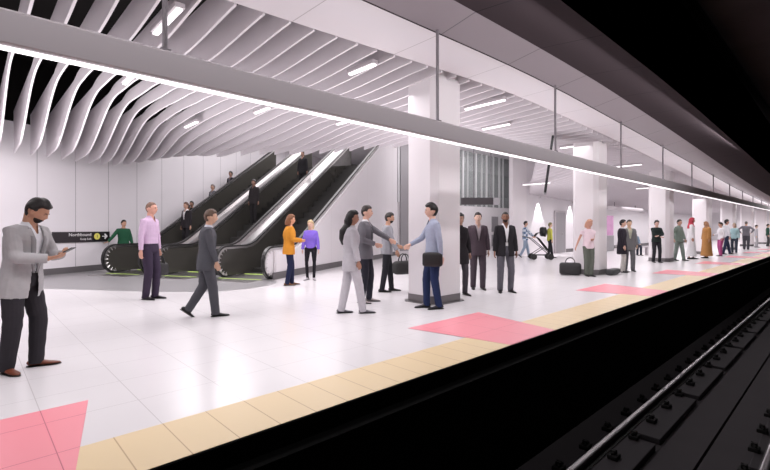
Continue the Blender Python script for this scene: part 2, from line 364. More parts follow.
# ------------------------------------------------------------------ columns
def chamf(x0, x1, y0, y1, c): return [(x0 + c, y0), (x1 - c, y0), (x1, y0 + c), (x1, y1 - c), (x1 - c, y1), (x0 + c, y1), (x0, y1 - c), (x0, y0 + c)]
clabs = ['large white chamfered column nearest the camera', 'second white column, the one with black bags at its foot', 'third white column behind the figure in black and green',
         'distant white column, fourth along the platform', 'distant white column, fifth along the platform', 'far white column, sixth along', 'far white column, seventh along']
for k in range(7):
    cx = 6.20 + 7.42 * k; cy = 5.24
    t = empty('column', (cx + .385, cy + .34, 0), 0, clabs[k], 'column')
    bm = bmesh.new(); prism(bm, chamf(-.43, .43, -.385, .385, .12), 0.15, 4.32 + zdrop(cx) - 0.0, lambda a, b, d: (a, b, d)); obj('shaft', bm, M_col, t)
    bm = bmesh.new(); prism(bm, chamf(-.44, .44, -.395, .395, .125), 0.012, 0.15, lambda a, b, d: (a, b, d)); obj('plinth', bm, M_plinth, t)
    bm = bmesh.new(); prism(bm, chamf(-.50, .49, -.45, .43, .13), 0.0, 0.012, lambda a, b, d: (a, b, d)); obj('floor_flange', bm, M_plinth, t)

# ------------------------------------------------------------------ track
def rail(y, lab):
    t = empty('rail', (X0, y, -1.38), 0, lab, 'rail')
    L = X1 - X0
    bm = bmesh.new(); prism(bm, [(-.07, .077), (.07, .077), (.07, .084), (.012, .094), (.010, .13), (.034, .14), (.036, .165), (-.036, .165), (-.034, .14), (-.010, .13), (-.012, .094), (-.07, .084)], 0, L, lambda a, b, d: (d, a, b)); obj('rail_body', bm, M_railside, t)
    bm = bmesh.new(); prism(bm, [(-.035, .166), (.035, .166), (.030, .178), (.018, .183), (-.018, .183), (-.030, .178)], 0, L, lambda a, b, d: (d, a, b)); obj('running_surface', bm, M_rail, t)
rail(2.09, 'steel rail nearest the platform with a bright worn top'); rail(0.655, 'second steel rail at the bottom right corner')
for y, side in ((2.09, 'by the rail nearest the platform'), (0.655, 'by the second rail at the corner')):
    first = None; firstc = None
    for k in range(22):
        x = 4.33 + 2.11 * k
        if first is None:
            bm = bmesh.new(); box(bm, 0, 1.93, -.40, .16, 0, .075, .012); first = obj('track_plate', bm, M_pad); o = first
        else: o = first.copy(); COL.objects.link(o)
        o.location = (x, y, -1.38); tag(o, 'long dark concrete track plate %s' % side, 'track plate', 'track plates %s' % side)
    for k in range(60):
        x = 4.81 + 0.712 * k
        for sgn in (-1, 1):
            if firstc is None:
                bm = bmesh.new(); box(bm, -.07, .07, -.055, .055, 0, .05, .01); box(bm, -.03, .03, -.03, .03, .05, .10, .008); tube(bm, [(-.05, .02, .06), (0, -.02, .095), (.05, .02, .06)], .014, 6)
                firstc = obj('rail_clip', bm, M_clip); o = firstc
            else: o = firstc.copy(); COL.objects.link(o)
            o.location = (x, y + sgn * .165, -1.305 if sgn < 0 else -1.38 + .075); o.rotation_euler = (0, 0, 0 if sgn < 0 else PI)
            tag(o, 'dark bolted clip holding the rail foot %s' % side, 'rail clip', 'rail clips %s' % side)

# ------------------------------------------------------------------ escalators
SL = 0.577; K = 1.65; TOPS = 9.6
def znel(s, h): 
    # handrail path height with eased knee
    d = s - K; r = 0.35
    if d < -r: return h
    if d > r: return h + SL * d
    return h + SL * (d + r) ** 2 / (4 * r)
def panel_pts(off):
    """outline of a balustrade side in (s,z), inset by off"""
    r = 0.45 - off; c = (0.45, 0.45); pts = []
    for i in range(0, 13):
        a = PI / 2 + PI * i / 12; pts.append((c[0] + r * math.cos(a), c[1] + 0.0 + r * math.sin(a)))
    pts = pts[::-1]                     # bottom to top
    top = [(s, znel(s, 0.90) - off * (1.0 if s < K else 1.15)) for s in [0.7, 1.0, 1.2, 1.35, 1.5, 1.65, 1.8, 1.95, 2.2, 3, 5, 7, 9, TOPS]]
    bot = [(TOPS, znel(TOPS, 0.0) - 0.35), (2.4, 0.0 + 0.02)]
    return pts, top, bot
def escalator(p0, width, label, solid_mat, near_wall=False):
    o = E(0, p0); t = empty('escalator', o, EA, label, 'escalator')
    f = lambda s, z, d: (s, d, z)       # local: x along travel, y across
    for side, d in ((0, 0.0), (1, width)):
        pm = solid_mat if side == 0 else M_darkpanel
        arc, top, bot = panel_pts(0.06)
        bm = bmesh.new(); prism(bm, arc + top + bot, d - .05, d + .05, f); b_ = obj('balustrade', bm, pm, t)
        # handrail belt
        arc, top, bot = panel_pts(0.0)
        bm = bmesh.new(); path = [(0.75, 0.0)] + arc + top; path = [(0.85, 0.03)] + arc + top
        inn_a, inn_t, _ = panel_pts(0.045); inner = [(0.85, 0.065)] + inn_a + inn_t
        prism2 = path + inner[::-1]
        A = [bm.verts.new((s, d - .045, z)) for s, z in path]; B = [bm.verts.new((s, d + .045, z)) for s, z in path]
        A2 = [bm.verts.new((s, d - .045, z)) for s, z in inner]; B2 = [bm.verts.new((s, d + .045, z)) for s, z in inner]
        n = len(path)
        for i in range(n - 1):
            bm.faces.new((A[i], A[i + 1], B[i + 1], B[i])); bm.faces.new((A2[i + 1], A2[i], B2[i], B2[i + 1]))
            bm.faces.new((A[i + 1], A[i], A2[i], A2[i + 1])); bm.faces.new((B[i], B[i + 1], B2[i + 1], B2[i]))
        bm.faces.new((A[0], B[0], B2[0], A2[0])); bm.faces.new((B[-1], A[-1], A2[-1], B2[-1]))
        obj('handrail', bm, M_rubber, t)
        # steel bead under the belt
        ia, it, _ = panel_pts(0.045); ja, jt, _ = panel_pts(0.115 if side == 0 and not near_wall else 0.10)
        pth = ia + it; inr = ja + jt
        bm = bmesh.new(); n = len(pth)
        for dd in (d - .062, d + .062):
            pass
        A = [bm.verts.new((s, d - .062, z)) for s, z in pth]; B = [bm.verts.new((s, d + .062, z)) for s, z in pth]
        A2 = [bm.verts.new((s, d - .062, z)) for s, z in inr]; B2 = [bm.verts.new((s, d + .062, z)) for s, z in inr]
        for i in range(n - 1):
            bm.faces.new((A[i], A[i + 1], B[i + 1], B[i])); bm.faces.new((A2[i + 1], A2[i], B2[i], B2[i + 1]))
            bm.faces.new((A[i + 1], A[i], A2[i], A2[i + 1])); bm.faces.new((B[i], B[i + 1], B2[i + 1], B2[i]))
        bm.faces.new((A[0], B[0], B2[0], A2[0])); bm.faces.new((B[-1], A[-1], A2[-1], B2[-1]))
        obj('handrail_track', bm, M_steel, t)
        # steel ribs across the newel ring
        bm = bmesh.new()
        for i in range(9):
            a = PI * (0.55 + 0.9 * i / 8); c, s_ = math.cos(a), math.sin(a)
            tube(bm, [(0.45 + .30 * c, d - .066, .45 + .30 * s_), (0.45 + .40 * c, d - .066, .45 + .40 * s_)], .012, 6)
        obj('newel_ribs', bm, M_steel, t)
        if side == 0 and not near_wall:     # dark cladding down to the floor
            bm = bmesh.new(); prism(bm, [(0.30, 0.0), (0.30, .10)] + [(0.5, .09), (2.4, 0.09), (TOPS, znel(TOPS, 0) - .1), (TOPS, 0.0)], d + .06, d + .16, f); obj('side_cladding', bm, M_darkpanel, t)
    # comb plate and steps
    bm = bmesh.new(); box(bm, -0.5, 1.25, .06, width - .06, 0.0, 0.02); obj('comb_plate', bm, M_steel, t)
    bm = bmesh.new(); box(bm, 1.2, 1.235, .08, width - .08, 0.021, 0.035); box(bm, 0.05, .09, .08, width - .08, 0.021, 0.027); obj('comb_light', bm, M_green, t)
    for i in range(20):
        s0 = 1.27 + 0.4 * i; z = znel(s0 + .2, 0.0) + 0.02
        bm = bmesh.new(); zb = max(0.0, z - .30)
        prism(bm, [(s0, z), (s0 + .40, z), (s0 + .40, zb), (s0 + .02, zb)], .055, width - .055, f); obj('step', bm, M_step, t)
    # skirt / top decks between balustrades
    bm = bmesh.new(); prism(bm, [(1.3, 0.0), (2.4, .02), (TOPS, znel(TOPS, 0) - .35), (TOPS, znel(TOPS, 0) - .55), (2.8, 0.0)], 0.0, width, f); obj('truss', bm, M_darkpanel, t)
    return t
escalator(0.0, 1.5, 'right-hand escalator with white side cladding and steel newel, behind the woman in orange', M_cream, True)
escalator(2.1, 1.5, 'middle escalator with dark balustrade behind the walking man in grey', M_darkpanel)
escalator(4.2, 1.45, 'left-hand escalator with dark rounded newel behind the man in lilac', M_darkpanel)
# shiny decks between the escalators
for p in (1.5, 3.6):
    bm = bmesh.new(); top = [(s, znel(s, 0.90) - .13) for s in (0.9, 1.2, 1.35, 1.5, 1.65, 1.8, 1.95, 2.2, 4, 6, 8, TOPS)]
    prism(bm, top + [(s, z - .03) for s, z in top[::-1]], .065, .535, lambda s, z, d: (s, d, z))
    o = obj('escalator_deck', bm, M_steel); o.location = E(0, p); o.rotation_euler = (0, 0, EA)
    tag(o, 'shiny sloping steel deck between the %s' % ('right and middle escalators' if p < 2 else 'middle and left escalators'), 'deck')
# staircase along the back wall
t = empty('staircase', E(0, 5.9), EA, 'narrow staircase between the left-hand escalator and the back wall', 'staircase')
bm = bmesh.new(); pts = [(3.2, 0.0)]
for i in range(22): pts += [(3.2 + .3 * i, .173 * (i + 1)), (3.5 + .3 * i, .173 * (i + 1))]
pts += [(9.8, 0.0)]
prism(bm, pts, -.15, .85, lambda s, z, d: (s, d, z)); obj('stair_flight', bm, M_greyfloor, t)
bm = bmesh.new(); tube(bm, [(3.2, .82, 1.0), (9.8, .82, 4.8)], .025, 8); obj('handrail', bm, M_steel, t)
# white side wall under the right-hand escalator, up to the hall ceiling
bm = bmesh.new(); top = [(s, znel(s, .90) - .13) for s in (1.0, 1.35, 1.5, 1.65, 1.8, 1.95, 2.3, 5, 9.59)]
prism(bm, [(0.48, 0.0), (0.48, .77)] + top + [(9.6, 5.9), (12.95, 5.9), (12.95, 0)], -.13, -.065, lambda s, z, d: (s, d, z))
o = obj('wall_escalator_side', bm, M_cream); o.location = E(0, 0); o.rotation_euler = (0, 0, EA); o['kind'] = 'structure'
bm = bmesh.new(); box(bm, 0.3, 12.95, -.155, -.131, 0, .19); o = obj('baseboard_escalator', bm, M_base); o.location = E(0, 0); o.rotation_euler = (0, 0, EA); o['kind'] = 'structure'

# ------------------------------------------------------------------ direction sign on the back wall
def Wl(s, off, z): return Vector((1.80, 16.42)) + ex * s - en * off, z
q, _ = Wl(0.04, 0.045, 0)
t = empty('direction_sign', (q.x, q.y, 0.95), EA, 'long dark direction sign with yellow circle and white arrow on the back wall', 'sign')
bm = bmesh.new(); box(bm, 0, 1.27, 0, .04, 0, .33); obj('panel', bm, M_signdark, t)
bm = bmesh.new(); box(bm, 1.27, 1.88, 0, .04, 0, .33); tag(obj('panel', bm, M_signblack, t), 'black end panel')
text_part('lettering', 'Northbound', .145, M_signwhite, t, (1.22, -.006, .235), (R(90), 0, 0), .003, 'RIGHT')
text_part('lettering', 'Keep Left', .095, M_signwhite, t, (1.22, -.006, .10), (R(90), 0, 0), .003, 'RIGHT')
bm = bmesh.new(); prism(bm, [(1.42 + .105 * math.cos(a * PI / 16), .175 + .105 * math.sin(a * PI / 16)) for a in range(32)], -.008, 0.0, lambda a, b, d: (a, d, b)); obj('yellow_disc', bm, M_signyellow, t)
text_part('lettering', '1', .14, M_signblack, t, (1.42, -.012, .175), (R(90), 0, 0), .003)
bm = bmesh.new(); prism(bm, [(1.60, .16), (1.70, .16), (1.68, .10), (1.71, .08), (1.80, .175), (1.71, .27), (1.68, .25), (1.70, .19), (1.60, .19)], -.008, 0, lambda a, b, d: (a, d, b)); obj('arrow', bm, M_signwhite, t)

# ------------------------------------------------------------------ glass lift shaft behind the first column
t = empty('glass_shaft', (16.35, 16.3, 0), 0, 'tall grey glass shaft with pale vertical mullions behind the first column', 'glass shaft')
L = 12.8
bm = bmesh.new(); box(bm, 0, L, 0.03, .06, 2.75, 6.15); obj('glass_panel', bm, M_glass, t)
bm = bmesh.new(); box(bm, .6, L, .30, .34, 3.5, 5.0); obj('floor_band', bm, mat('slab_edge_dark', (.12, .14, .14, 1), .5, noise=.05), t)
bm = bmesh.new(); box(bm, 1.5, L, .9, 1.0, 2.75, 6.1); obj('inner_wall', bm, mat('shaft_inner', (.52, .53, .53, 1), .5, noise=.3, scale=.8), t)
for i in range(20):
    xx = i * L / 19 + (0.12 if i % 3 else -.05)
    wd = .06 if i % 2 else .13
    bm = bmesh.new(); box(bm, xx, xx + wd, -.05, .03, 2.75, 6.15); obj('mullion', bm, M_mull, t)
bm = bmesh.new(); box(bm, 0, L, 0, .3, 0, 2.75); obj('lower_wall', bm, M_col, t)
for xx in (8.7, 10.8):
    bm = bmesh.new(); box(bm, xx, xx + .75, -.03, -.001, 1.15, 2.15); obj('window_panel', bm, M_dgrey, t)
bm = bmesh.new(); box(bm, 8.7, 9.45, -.03, -.001, .2, .95); obj('window_panel', bm, M_dgrey, t)
bm = bmesh.new(); box(bm, 0.1, .95, -.09, -.051, .2, 6.1); obj('corner_post', bm, M_dgrey, t)
# hanging black destination sign, seen beside the first column
t = empty('hanging_sign', (13.1, 8.9, 2.40), R(-43.4), 'dark hanging sign box just right of the first column', 'sign')
bm = bmesh.new(); box(bm, -.75, .37, -.06, .06, -.19, .06, .01); obj('box', bm, M_signdark, t)
bm = bmesh.new(); box(bm, .38, .60, -.06, .06, -.19, .06, .01); obj('end_box', bm, M_dgrey, t)
bm = bmesh.new(); tube(bm, [(-.3, 0, .06), (-.3, 0, 3.69)], .012); tube(bm, [(.3, 0, .06), (.3, 0, 3.69)], .012); obj('hanger', bm, M_rod, t)
# black blade screen
bm = bmesh.new(); Mb = Matrix.Rotation(R(-4), 4, 'Y')
box(bm, -.034, .034, -.42, .42, -.80, .80, .008); tube(bm, [(.0, 0, .79), (.0, 0, 1.6)], .012, 8)
t = obj('hanging_screen', bm, M_black); t.location = (12.2, 6.02, 3.19); t.rotation_euler = (0, R(7.5), R(-63.2))
tag(t, 'thin black slanted screen hanging edge-on between the first and second columns', 'screen')

# right-hand wall fittings
t = empty('service_door', (23.65, 11.30, 0), 0, 'plain grey service door in the white wall left of the second column', 'door')
bm = bmesh.new(); box(bm, 0, 1.15, -.04, .04, 0, 2.28, .01); obj('door_leaf', bm, M_dgrey, t)
bm = bmesh.new(); box(bm, -.08, -.001, -.05, .04, 0, 2.36); box(bm, 1.151, 1.23, -.05, .04, 0, 2.36); box(bm, -.001, 1.151, -.05, .04, 2.281, 2.36); obj('door_frame', bm, M_beam, t)
bm = bmesh.new(); tube(bm, [(.8, -.06, 1.0), (.8, -.06, 1.15)], .015); obj('handle', bm, M_steel, t)
for x in (21.8, 25.6):
    t = empty('wall_spotlight', (x, 11.20, 2.95), 0, 'small wall-washing spotlight above the white wall %s the grey service door' % ('left of' if x < 24 else 'right of'), 'spotlight')
    bm = bmesh.new(); tube(bm, [(0, 0, 0), (0, 0, .1)], .04); obj('lamp_body', bm, M_white, t)
    d = bpy.data.lights.new('wall_spot', 'SPOT'); d.energy = 330; d.spot_size = R(60); d.spot_blend = .25; d.color = LC; d.shadow_soft_size = .02
    s = bpy.data.objects.new('spot_light', d); COL.objects.link(s); s.parent = t; s.location = (0, 0, -.03); s.rotation_euler = (R(2), 0, 0)
# poster + far furniture
t = empty('poster_stand', (27.6, 10.2, 0), R(0), 'pink and violet poster panel right of the second column', 'poster')
bm = bmesh.new(); box(bm, 0, 1.5, -.03, .03, .95, 2.15, .01); obj('poster_panel', bm, M_pinkad, t)
bm = bmesh.new(); box(bm, -.02, 1.52, -.05, .05, .0, .94, .01); obj('base_panel', bm, M_dgrey, t)
t = empty('low_duct', (24.0, 9.9, 2.62), 0, 'thin grey horizontal duct near the ceiling right of the second column', 'duct')
bm = bmesh.new(); tube(bm, [(3.2, 0, 0), (9.5, 0, 0)], .11, 12); obj('duct_pipe', bm, M_beam, t, True)
bm = bmesh.new(); tube(bm, [(4.5, 0, 0), (4.5, 0, .8)], .02); tube(bm, [(8.2, 0, 0), (8.2, 0, .8)], .02); obj('hanger', bm, M_rod, t)
#@@PEOPLE@@
# ================================================================== PEOPLE
def remesh(name, bm, m, parent, voxel, smooth=4, cut=None, thick=0):
    """voxel-fuse closed shapes into one continuous skin, optionally cut faces away"""
    bmesh.ops.recalc_face_normals(bm, faces=bm.faces)
    me = bpy.data.meshes.new(name); bm.to_mesh(me); bm.free()
    o = bpy.data.objects.new('tmp', me); COL.objects.link(o)
    r = o.modifiers.new('r', 'REMESH'); r.mode = 'VOXEL'; r.voxel_size = voxel; r.adaptivity = 0
    s = o.modifiers.new('s', 'SMOOTH'); s.factor = 0.5; s.iterations = smooth
    dg = bpy.context.evaluated_depsgraph_get(); dg.update()
    nm = bpy.data.meshes.new_from_object(o.evaluated_get(dg)); bpy.data.objects.remove(o); bpy.data.meshes.remove(me)
    if cut:
        b = bmesh.new(); b.from_mesh(nm)
        bmesh.ops.delete(b, geom=[f for f in b.faces if cut(f.calc_center_median())], context='FACES')
        if thick:
            bmesh.ops.recalc_face_normals(b, faces=b.faces)
            g = bmesh.ops.solidify(b, geom=b.faces[:], thickness=-thick) if False else None
        bv = [v for v in b.verts if v.is_boundary]
        for _ in range(6): bmesh.ops.smooth_vert(b, verts=bv, factor=.5, use_axis_x=True, use_axis_y=True, use_axis_z=True)
        b.to_mesh(nm); b.free()
    nm.name = name
    return link(name, nm, m, parent, True)

def ring(c, ax, ay, M3, n=20, p=2.3):
    """superellipse ring: ax forward half-depth, ay side half-width, in frame M3 (columns fwd, left, up)"""
    out = []
    for i in range(n):
        a = 2 * PI * i / n; ca, sa = math.cos(a), math.sin(a)
        out.append(c + M3 @ Vector((ax * math.copysign(abs(ca) ** (2 / p), ca), ay * math.copysign(abs(sa) ** (2 / p), sa), 0)))
    return out
def limb(bm, pts, rad, n=12, flat=1.0):
    pts = [Vector(p) for p in pts]; rings = []; up = None
    for i, p in enumerate(pts):
        t = (pts[min(i + 1, len(pts) - 1)] - pts[max(i - 1, 0)])
        if t.length < 1e-6: t = Vector((0, 0, 1))
        t.normalize()
        if up is None: up = Vector((1, 0, 0)) if abs(t.x) < 0.8 else Vector((0, 0, 1))
        u = t.cross(up).normalized(); v = u.cross(t).normalized(); up = v
        rings.append([p + (u * math.cos(2 * PI * k / n) * flat + v * math.sin(2 * PI * k / n)) * rad[i] for k in range(n)])
    loft(bm, rings)
def lerp(a, b, t): return a + (b - a) * t
def seg(a, b, c, n=5):
    """points along a bent limb a-b-c with softened joint"""
    out = []
    for i in range(n): out.append(a.lerp(b, i / n))
    q = [b.lerp(a, .06), b.lerp(c, .06)]
    out[-1] = a.lerp(b, (n - 1) / n)
    out += q
    for i in range(1, n + 1): out.append(b.lerp(c, i / n))
    return out
def radl(r0, r1, r2, n=5, belly=0.0, calf=0.0):
    out = [lerp(r0, r1, i / n) * (1 + belly * math.sin(PI * i / n)) for i in range(n)] + [r1, r1 * .99]
    out += [lerp(r1, r2, i / n) * (1 + calf * math.sin(PI * min(1, i / n * 1.3))) for i in range(1, n + 1)]
    return out
def ik(a, c, l1, l2, pole):
    d = c - a; L = min(d.length, (l1 + l2) * .999); dn = d.normalized(); c2 = a + dn * L
    x = (l1 * l1 - l2 * l2 + L * L) / (2 * L); h = math.sqrt(max(0, l1 * l1 - x * x))
    pv = pole - dn * pole.dot(dn)
    pv = pv.normalized() if pv.length > 1e-5 else Vector((1, 0, 0))
    return a + dn * x + pv * h, c2

def head_pt(d, fem=False):
    x, y, z = d
    wd = .074 if not fem else .070
    px, py, pz = .096 * x, wd * y, .118 * z
    if z < 0:
        py *= 1 - .26 * abs(z) ** 1.4
        if x > 0: px *= 1 + .04 * abs(z)
        else: px *= 1 - .35 * abs(z)
    else: px *= 1 + .03 * z; 
    if x > .2:
        px += .022 * math.exp(-(y / .13) ** 2 - ((z + .22) / .13) ** 2) + .012 * math.exp(-(y / .10) ** 2 - ((z + .05) / .16) ** 2)
        px += .004 * math.exp(-(y / .30) ** 2 - ((z + .47) / .06) ** 2) - .003 * math.exp(-(y / .3) ** 2 - ((z + .54) / .03) ** 2)
        px += .008 * math.exp(-(y / .25) ** 2 - ((z + .80) / .12) ** 2)
        for s in (-1, 1): px -= .009 * math.exp(-((y - s * .36) / .18) ** 2 - ((z - .04) / .10) ** 2)
        px += .004 * math.exp(-((z - .2) / .08) ** 2) * (1 if abs(y) < .6 else 0)
    return Vector((px, py, pz))
def head_shell(bm, T, fn, nu=28, nv=20, fem=False):
    rings = []
    for j in range(1, nv):
        ph = PI * j / nv; r = []
        for i in range(nu):
            th = 2 * PI * i / nu
            d = Vector((math.sin(ph) * math.cos(th), math.sin(ph) * math.sin(th), -math.cos(ph)))
            b = head_pt(d, fem); e = fn(d); r.append(T @ (b + Vector((d.x, d.y, d.z * .9)) * e))
        rings.append(r)
    loft(bm, rings)

_m = {}
def cmat(kind, c, rough=.8):
    k = (kind, c)
    if k not in _m:
        col = (lin(c[0]), lin(c[1]), lin(c[2]), 1)
        if kind == 'skin': _m[k] = mat('skin', col, .5, noise=.05, scale=30)
        elif kind == 'hair': _m[k] = mat('hair', col, .55, noise=.25, scale=60, bump=.3)
        elif kind == 'leather': _m[k] = mat('leather', col, .35, noise=.12, scale=25)
        elif kind == 'check':
            m = mat('check_fabric', col, .8); nt = m.node_tree; b = nt.nodes['Principled BSDF']
            tc = nt.nodes.new('ShaderNodeTexCoord'); wv = nt.nodes.new('ShaderNodeTexChecker'); wv.inputs['Scale'].default_value = 9
            wv.inputs['Color1'].default_value = col; wv.inputs['Color2'].default_value = (.62, .68, .75, 1)
            nt.links.new(tc.outputs['Object'], wv.inputs['Vector']); nt.links.new(wv.outputs[0], b.inputs['Base Color']); _m[k] = m
        else: _m[k] = mat('fabric', col, .85, noise=.10, scale=18, bump=.25, spec=.25)
    return _m[k]

def hand(bm, wrist, fdir, pnorm, thumb_side, k=1.0, curl=.5, n=8):
    """palm, four unequal fingers and a thumb; fdir finger direction, pnorm palm-facing direction"""
    f = fdir.normalized(); pn = (pnorm - f * pnorm.dot(f)).normalized(); sd = f.cross(pn).normalized() * thumb_side
    palm = []
    for t, w, h in ((-.02, .024, .019), (.01, .028, .017), (.04, .038, .015), (.075, .041, .013), (.092, .038, .011)):
        c = wrist + f * t * k; palm.append([c + (sd * math.cos(2 * PI * i / 12) * w + pn * math.sin(2 * PI * i / 12) * h) * k for i in range(12)])
    loft(bm, palm)
    for off, ln in ((.029, .068), (.010, .077), (-.010, .072), (-.029, .056)):
        b = wrist + (f * .085 + sd * off) * k; d = f.copy(); pts = [b - f * .015 * k, b]
        for j, fr in enumerate((.45, .30, .25)):
            a = curl * (0.75 + .25 * j); d = (d * math.cos(a) + pn * math.sin(a)).normalized() if j or True else d
            pts.append(pts[-1] + d * ln * fr * k)
            pn2 = pn
        limb(bm, pts, [.0095 * k, .0092 * k, .0088 * k, .008 * k, .0062 * k], n)
    b = wrist + (f * .02 + sd * .022) * k
    pts = [b, b + (f * .025 + sd * .022 + pn * .012) * k, b + (f * .052 + sd * .026 + pn * .022) * k, b + (f * .075 + sd * .020 + pn * .030) * k]
    limb(bm, pts, [.014 * k, .0125 * k, .0105 * k, .0075 * k], n)

def person(pos, face, H, label, skin=(205, 160, 135), hair=(35, 28, 25), top=(90, 90, 95), trousers=(40, 40, 45), shoes=(25, 22, 22),
           style='jacket', shirt=(225, 225, 228), feet=((.06, .10, 5), (-.04, -.10, -8)), hands=None, lean=0, head=(0, 0), fem=False,
           hairstyle='short', beard=False, hem=.16, vneck=True, openw=0.0, q=1, curl=.45, slim=1.0, topkind='fabric', bulk=1.0, z0=0.0, legw=1.0, crouch=0.0, bare_arms=False, skirt=None, twist=0, group=None):
    """face: heading in degrees (0 = along the platform to the far end). q: 0 nearest, 1 mid, 2 far"""
    root = empty('person', (pos[0], pos[1], z0), R(face), label, 'person', group)
    k = H / 1.75; vox = (.0062, .0085, .013, .018)[q] 
    sw = (.165 if fem else .185) * bulk; wst = .86 if fem else 1.0
    P = Vector((0, 0, (.952 - crouch) * k))
    LM = Matrix.Rotation(R(lean), 3, 'Y'); TW = LM @ Matrix.Rotation(R(twist), 3, 'Z')
    def sp(h, x=0, y=0):
        f = sm((h) / .4) if h > 0 else 0
        M_ = LM if f < 1 else TW
        v = Vector((x, y, h)); v = (Matrix.Rotation(R(twist) * f, 3, 'Z') @ v); v = LM @ v
        return P + v * k
    def frame(h): return LM @ Matrix.Rotation(R(twist) * (sm(h / .4) if h > 0 else 0), 3, 'Z')
    # joints
    hips = [sp(-.03, 0, s * .09 * (1.05 if fem else 1)) for s in (1, -1)]
    ank = []
    knees = []
    for i in range(2):
        fx, fy, fa = feet[i][:3]
        lift = feet[i][3] if len(feet[i]) > 3 else 0
        feet_a = (fx, fy, fa)
        A = Vector((fx, fy, .085 + lift)) * k
        yaw = Vector((math.cos(R(fa)), math.sin(R(fa)), 0))
        kn, A2 = ik(hips[i], A, .428 * k, .418 * k, yaw + Vector((0, 0, .05))); knees.append(kn); ank.append(A)
    sh = [sp(.452, -.005, s * sw * .96) for s in (1, -1)]
    if hands is None: hands = ((.04, .25, .80), (.04, -.25, .80))
    el, wr, fd = [], [], []
    for i in range(2):
        t = Vector(hands[i][:3]) * k
        s = 1 if i == 0 else -1
        pole = Vector(hands[i][3]) if len(hands[i]) > 3 and hands[i][3] is not None else Vector((-.7, s * .5, -.5))
        e, w_ = ik(sh[i], t, .275 * k, .25 * k, pole); el.append(e); wr.append(w_); fd.append((w_ - e).normalized())
    nb = sp(.52, .0); ht = Matrix.Rotation(R(head[0]), 3, 'Z') @ Matrix.Rotation(R(head[1]), 3, 'Y')
    neck_top = sp(.575, .012); hc = neck_top + (LM @ ht) @ Vector((.018, 0, .105)) * k * (1 if not fem else .98)
    HT = Matrix.Translation(hc) @ (LM @ ht).to_4x4() @ Matrix.Scale(k, 4)
    # ---- body: one continuous surface
    bm = bmesh.new(); b = bulk
    prof = [(-.10, .085, .13), (-.03, .105, .155), (.06, .10, .145 * wst), (.16, .095, .132 * wst), (.28, .11, .15), (.40, .105, .155), (.46, .08, .135), (.50, .062, .09), (.53, .052, .060), (.60, .050, .052), (.64, .048, .05)]
    loft(bm, [ring(sp(h, .012 if h > .5 else 0), ax * k * b, ay * k * b, frame(h), 16) for h, ax, ay in prof])
    limb(bm, [nb, neck_top, hc - Vector((0, 0, .04)) * k], [.052 * k, .05 * k, .05 * k])
    head_shell(bm, HT, lambda d: 0.0, fem=fem)
    for s in (1, -1):
        ball(bm, (0, 0, 0), .019 * k, .011 * k, .031 * k, 10, 8, M=(HT.to_3x3().normalized()))
        for v in bm.verts[-70:]: pass
        nvv = 10 * 7
        bm.verts.ensure_lookup_table()
        for v in bm.verts[-nvv:]: v.co += HT @ Vector((-.008, s * .077, -.008))
    for i, s in enumerate((1, -1)):
        limb(bm, seg(sh[i], el[i], wr[i]), [r * k * b for r in radl(.042, .036, .024)])
        palm = Vector((0, -s, 0)) if len(hands[i]) < 5 else Vector(hands[i][4])
        hd = fd[i] if len(hands[i]) < 6 else Vector(hands[i][5])
        hand(bm, wr[i], hd, palm, (1 if s > 0 else -1), k * (1.0 if not fem else .92), curl)
        limb(bm, seg(hips[i], knees[i], ank[i]), [r * k * b for r in radl(.075, .050 * min(1, slim), .034 * min(1, slim + .1))])
        fa = R(feet[i][2]); fdv = Vector((math.cos(fa), math.sin(fa), 0))
        fB = Matrix.Rotation(fa, 3, 'Z') @ Matrix.Rotation(R(38) if (len(feet[i]) > 3 and feet[i][3] > .04) else 0, 3, 'Y')
        limb(bm, [ank[i]] + [ank[i] + (fB @ Vector(v)) * k for v in ((0, 0, -.03), (.06, 0, -.048), (.12, 0, -.056))], [.032 * k, .030 * k, .020 * k, .014 * k])
    remesh('body', bm, cmat('skin', skin), root, vox)
    # ---- eyes and brows
    if q <= 2:
        for s in (1, -1):
            bm = bmesh.new(); ball(bm, HT @ (head_pt(Vector((.92, s * .36, .05)).normalized()) + Vector((-.003, 0, 0))), .008 * k, .011 * k, .0065 * k, 8, 6, M=HT.to_3x3().normalized()); obj('eye', bm, cmat('leather', (40, 30, 26)), root, True)
            bm = bmesh.new(); limb(bm, [HT @ (head_pt(Vector((.92, s * yy, .17 + dz)).normalized()) + Vector((.002, 0, 0))) for yy, dz in ((.18, 0), (.36, .02), (.52, -.01))], [.0035 * k, .0042 * k, .0025 * k], 6); obj('eyebrow', bm, cmat('hair', hair if hairstyle not in ('scarf', 'bald') else (70, 55, 45)), root, True)
        bm = bmesh.new(); limb(bm, [HT @ (head_pt(Vector((.85, yy, -.50)).normalized()) + Vector((.0015, 0, 0))) for yy in (-.2, -.07, .07, .2)], [.002 * k, .0055 * k, .0055 * k, .002 * k], 6); obj('lips', bm, cmat('skin', (int(skin[0] * .78), int(skin[1] * .6), int(skin[2] * .6))), root, True)
    # ---- hair / beard / head cover
    rnd = random.Random(hash(label) % 1000 if False else len(label))
    def hl(d):
        front = sm((d.x + .15) / .6); line = lerp(-.72, .50, front) if hairstyle != 'long' else lerp(-.8, .48, front)
        if abs(d.y) > .8 and hairstyle != 'long': line = max(line, .02)
        m = sm((d.z - line) / .12)
        return m
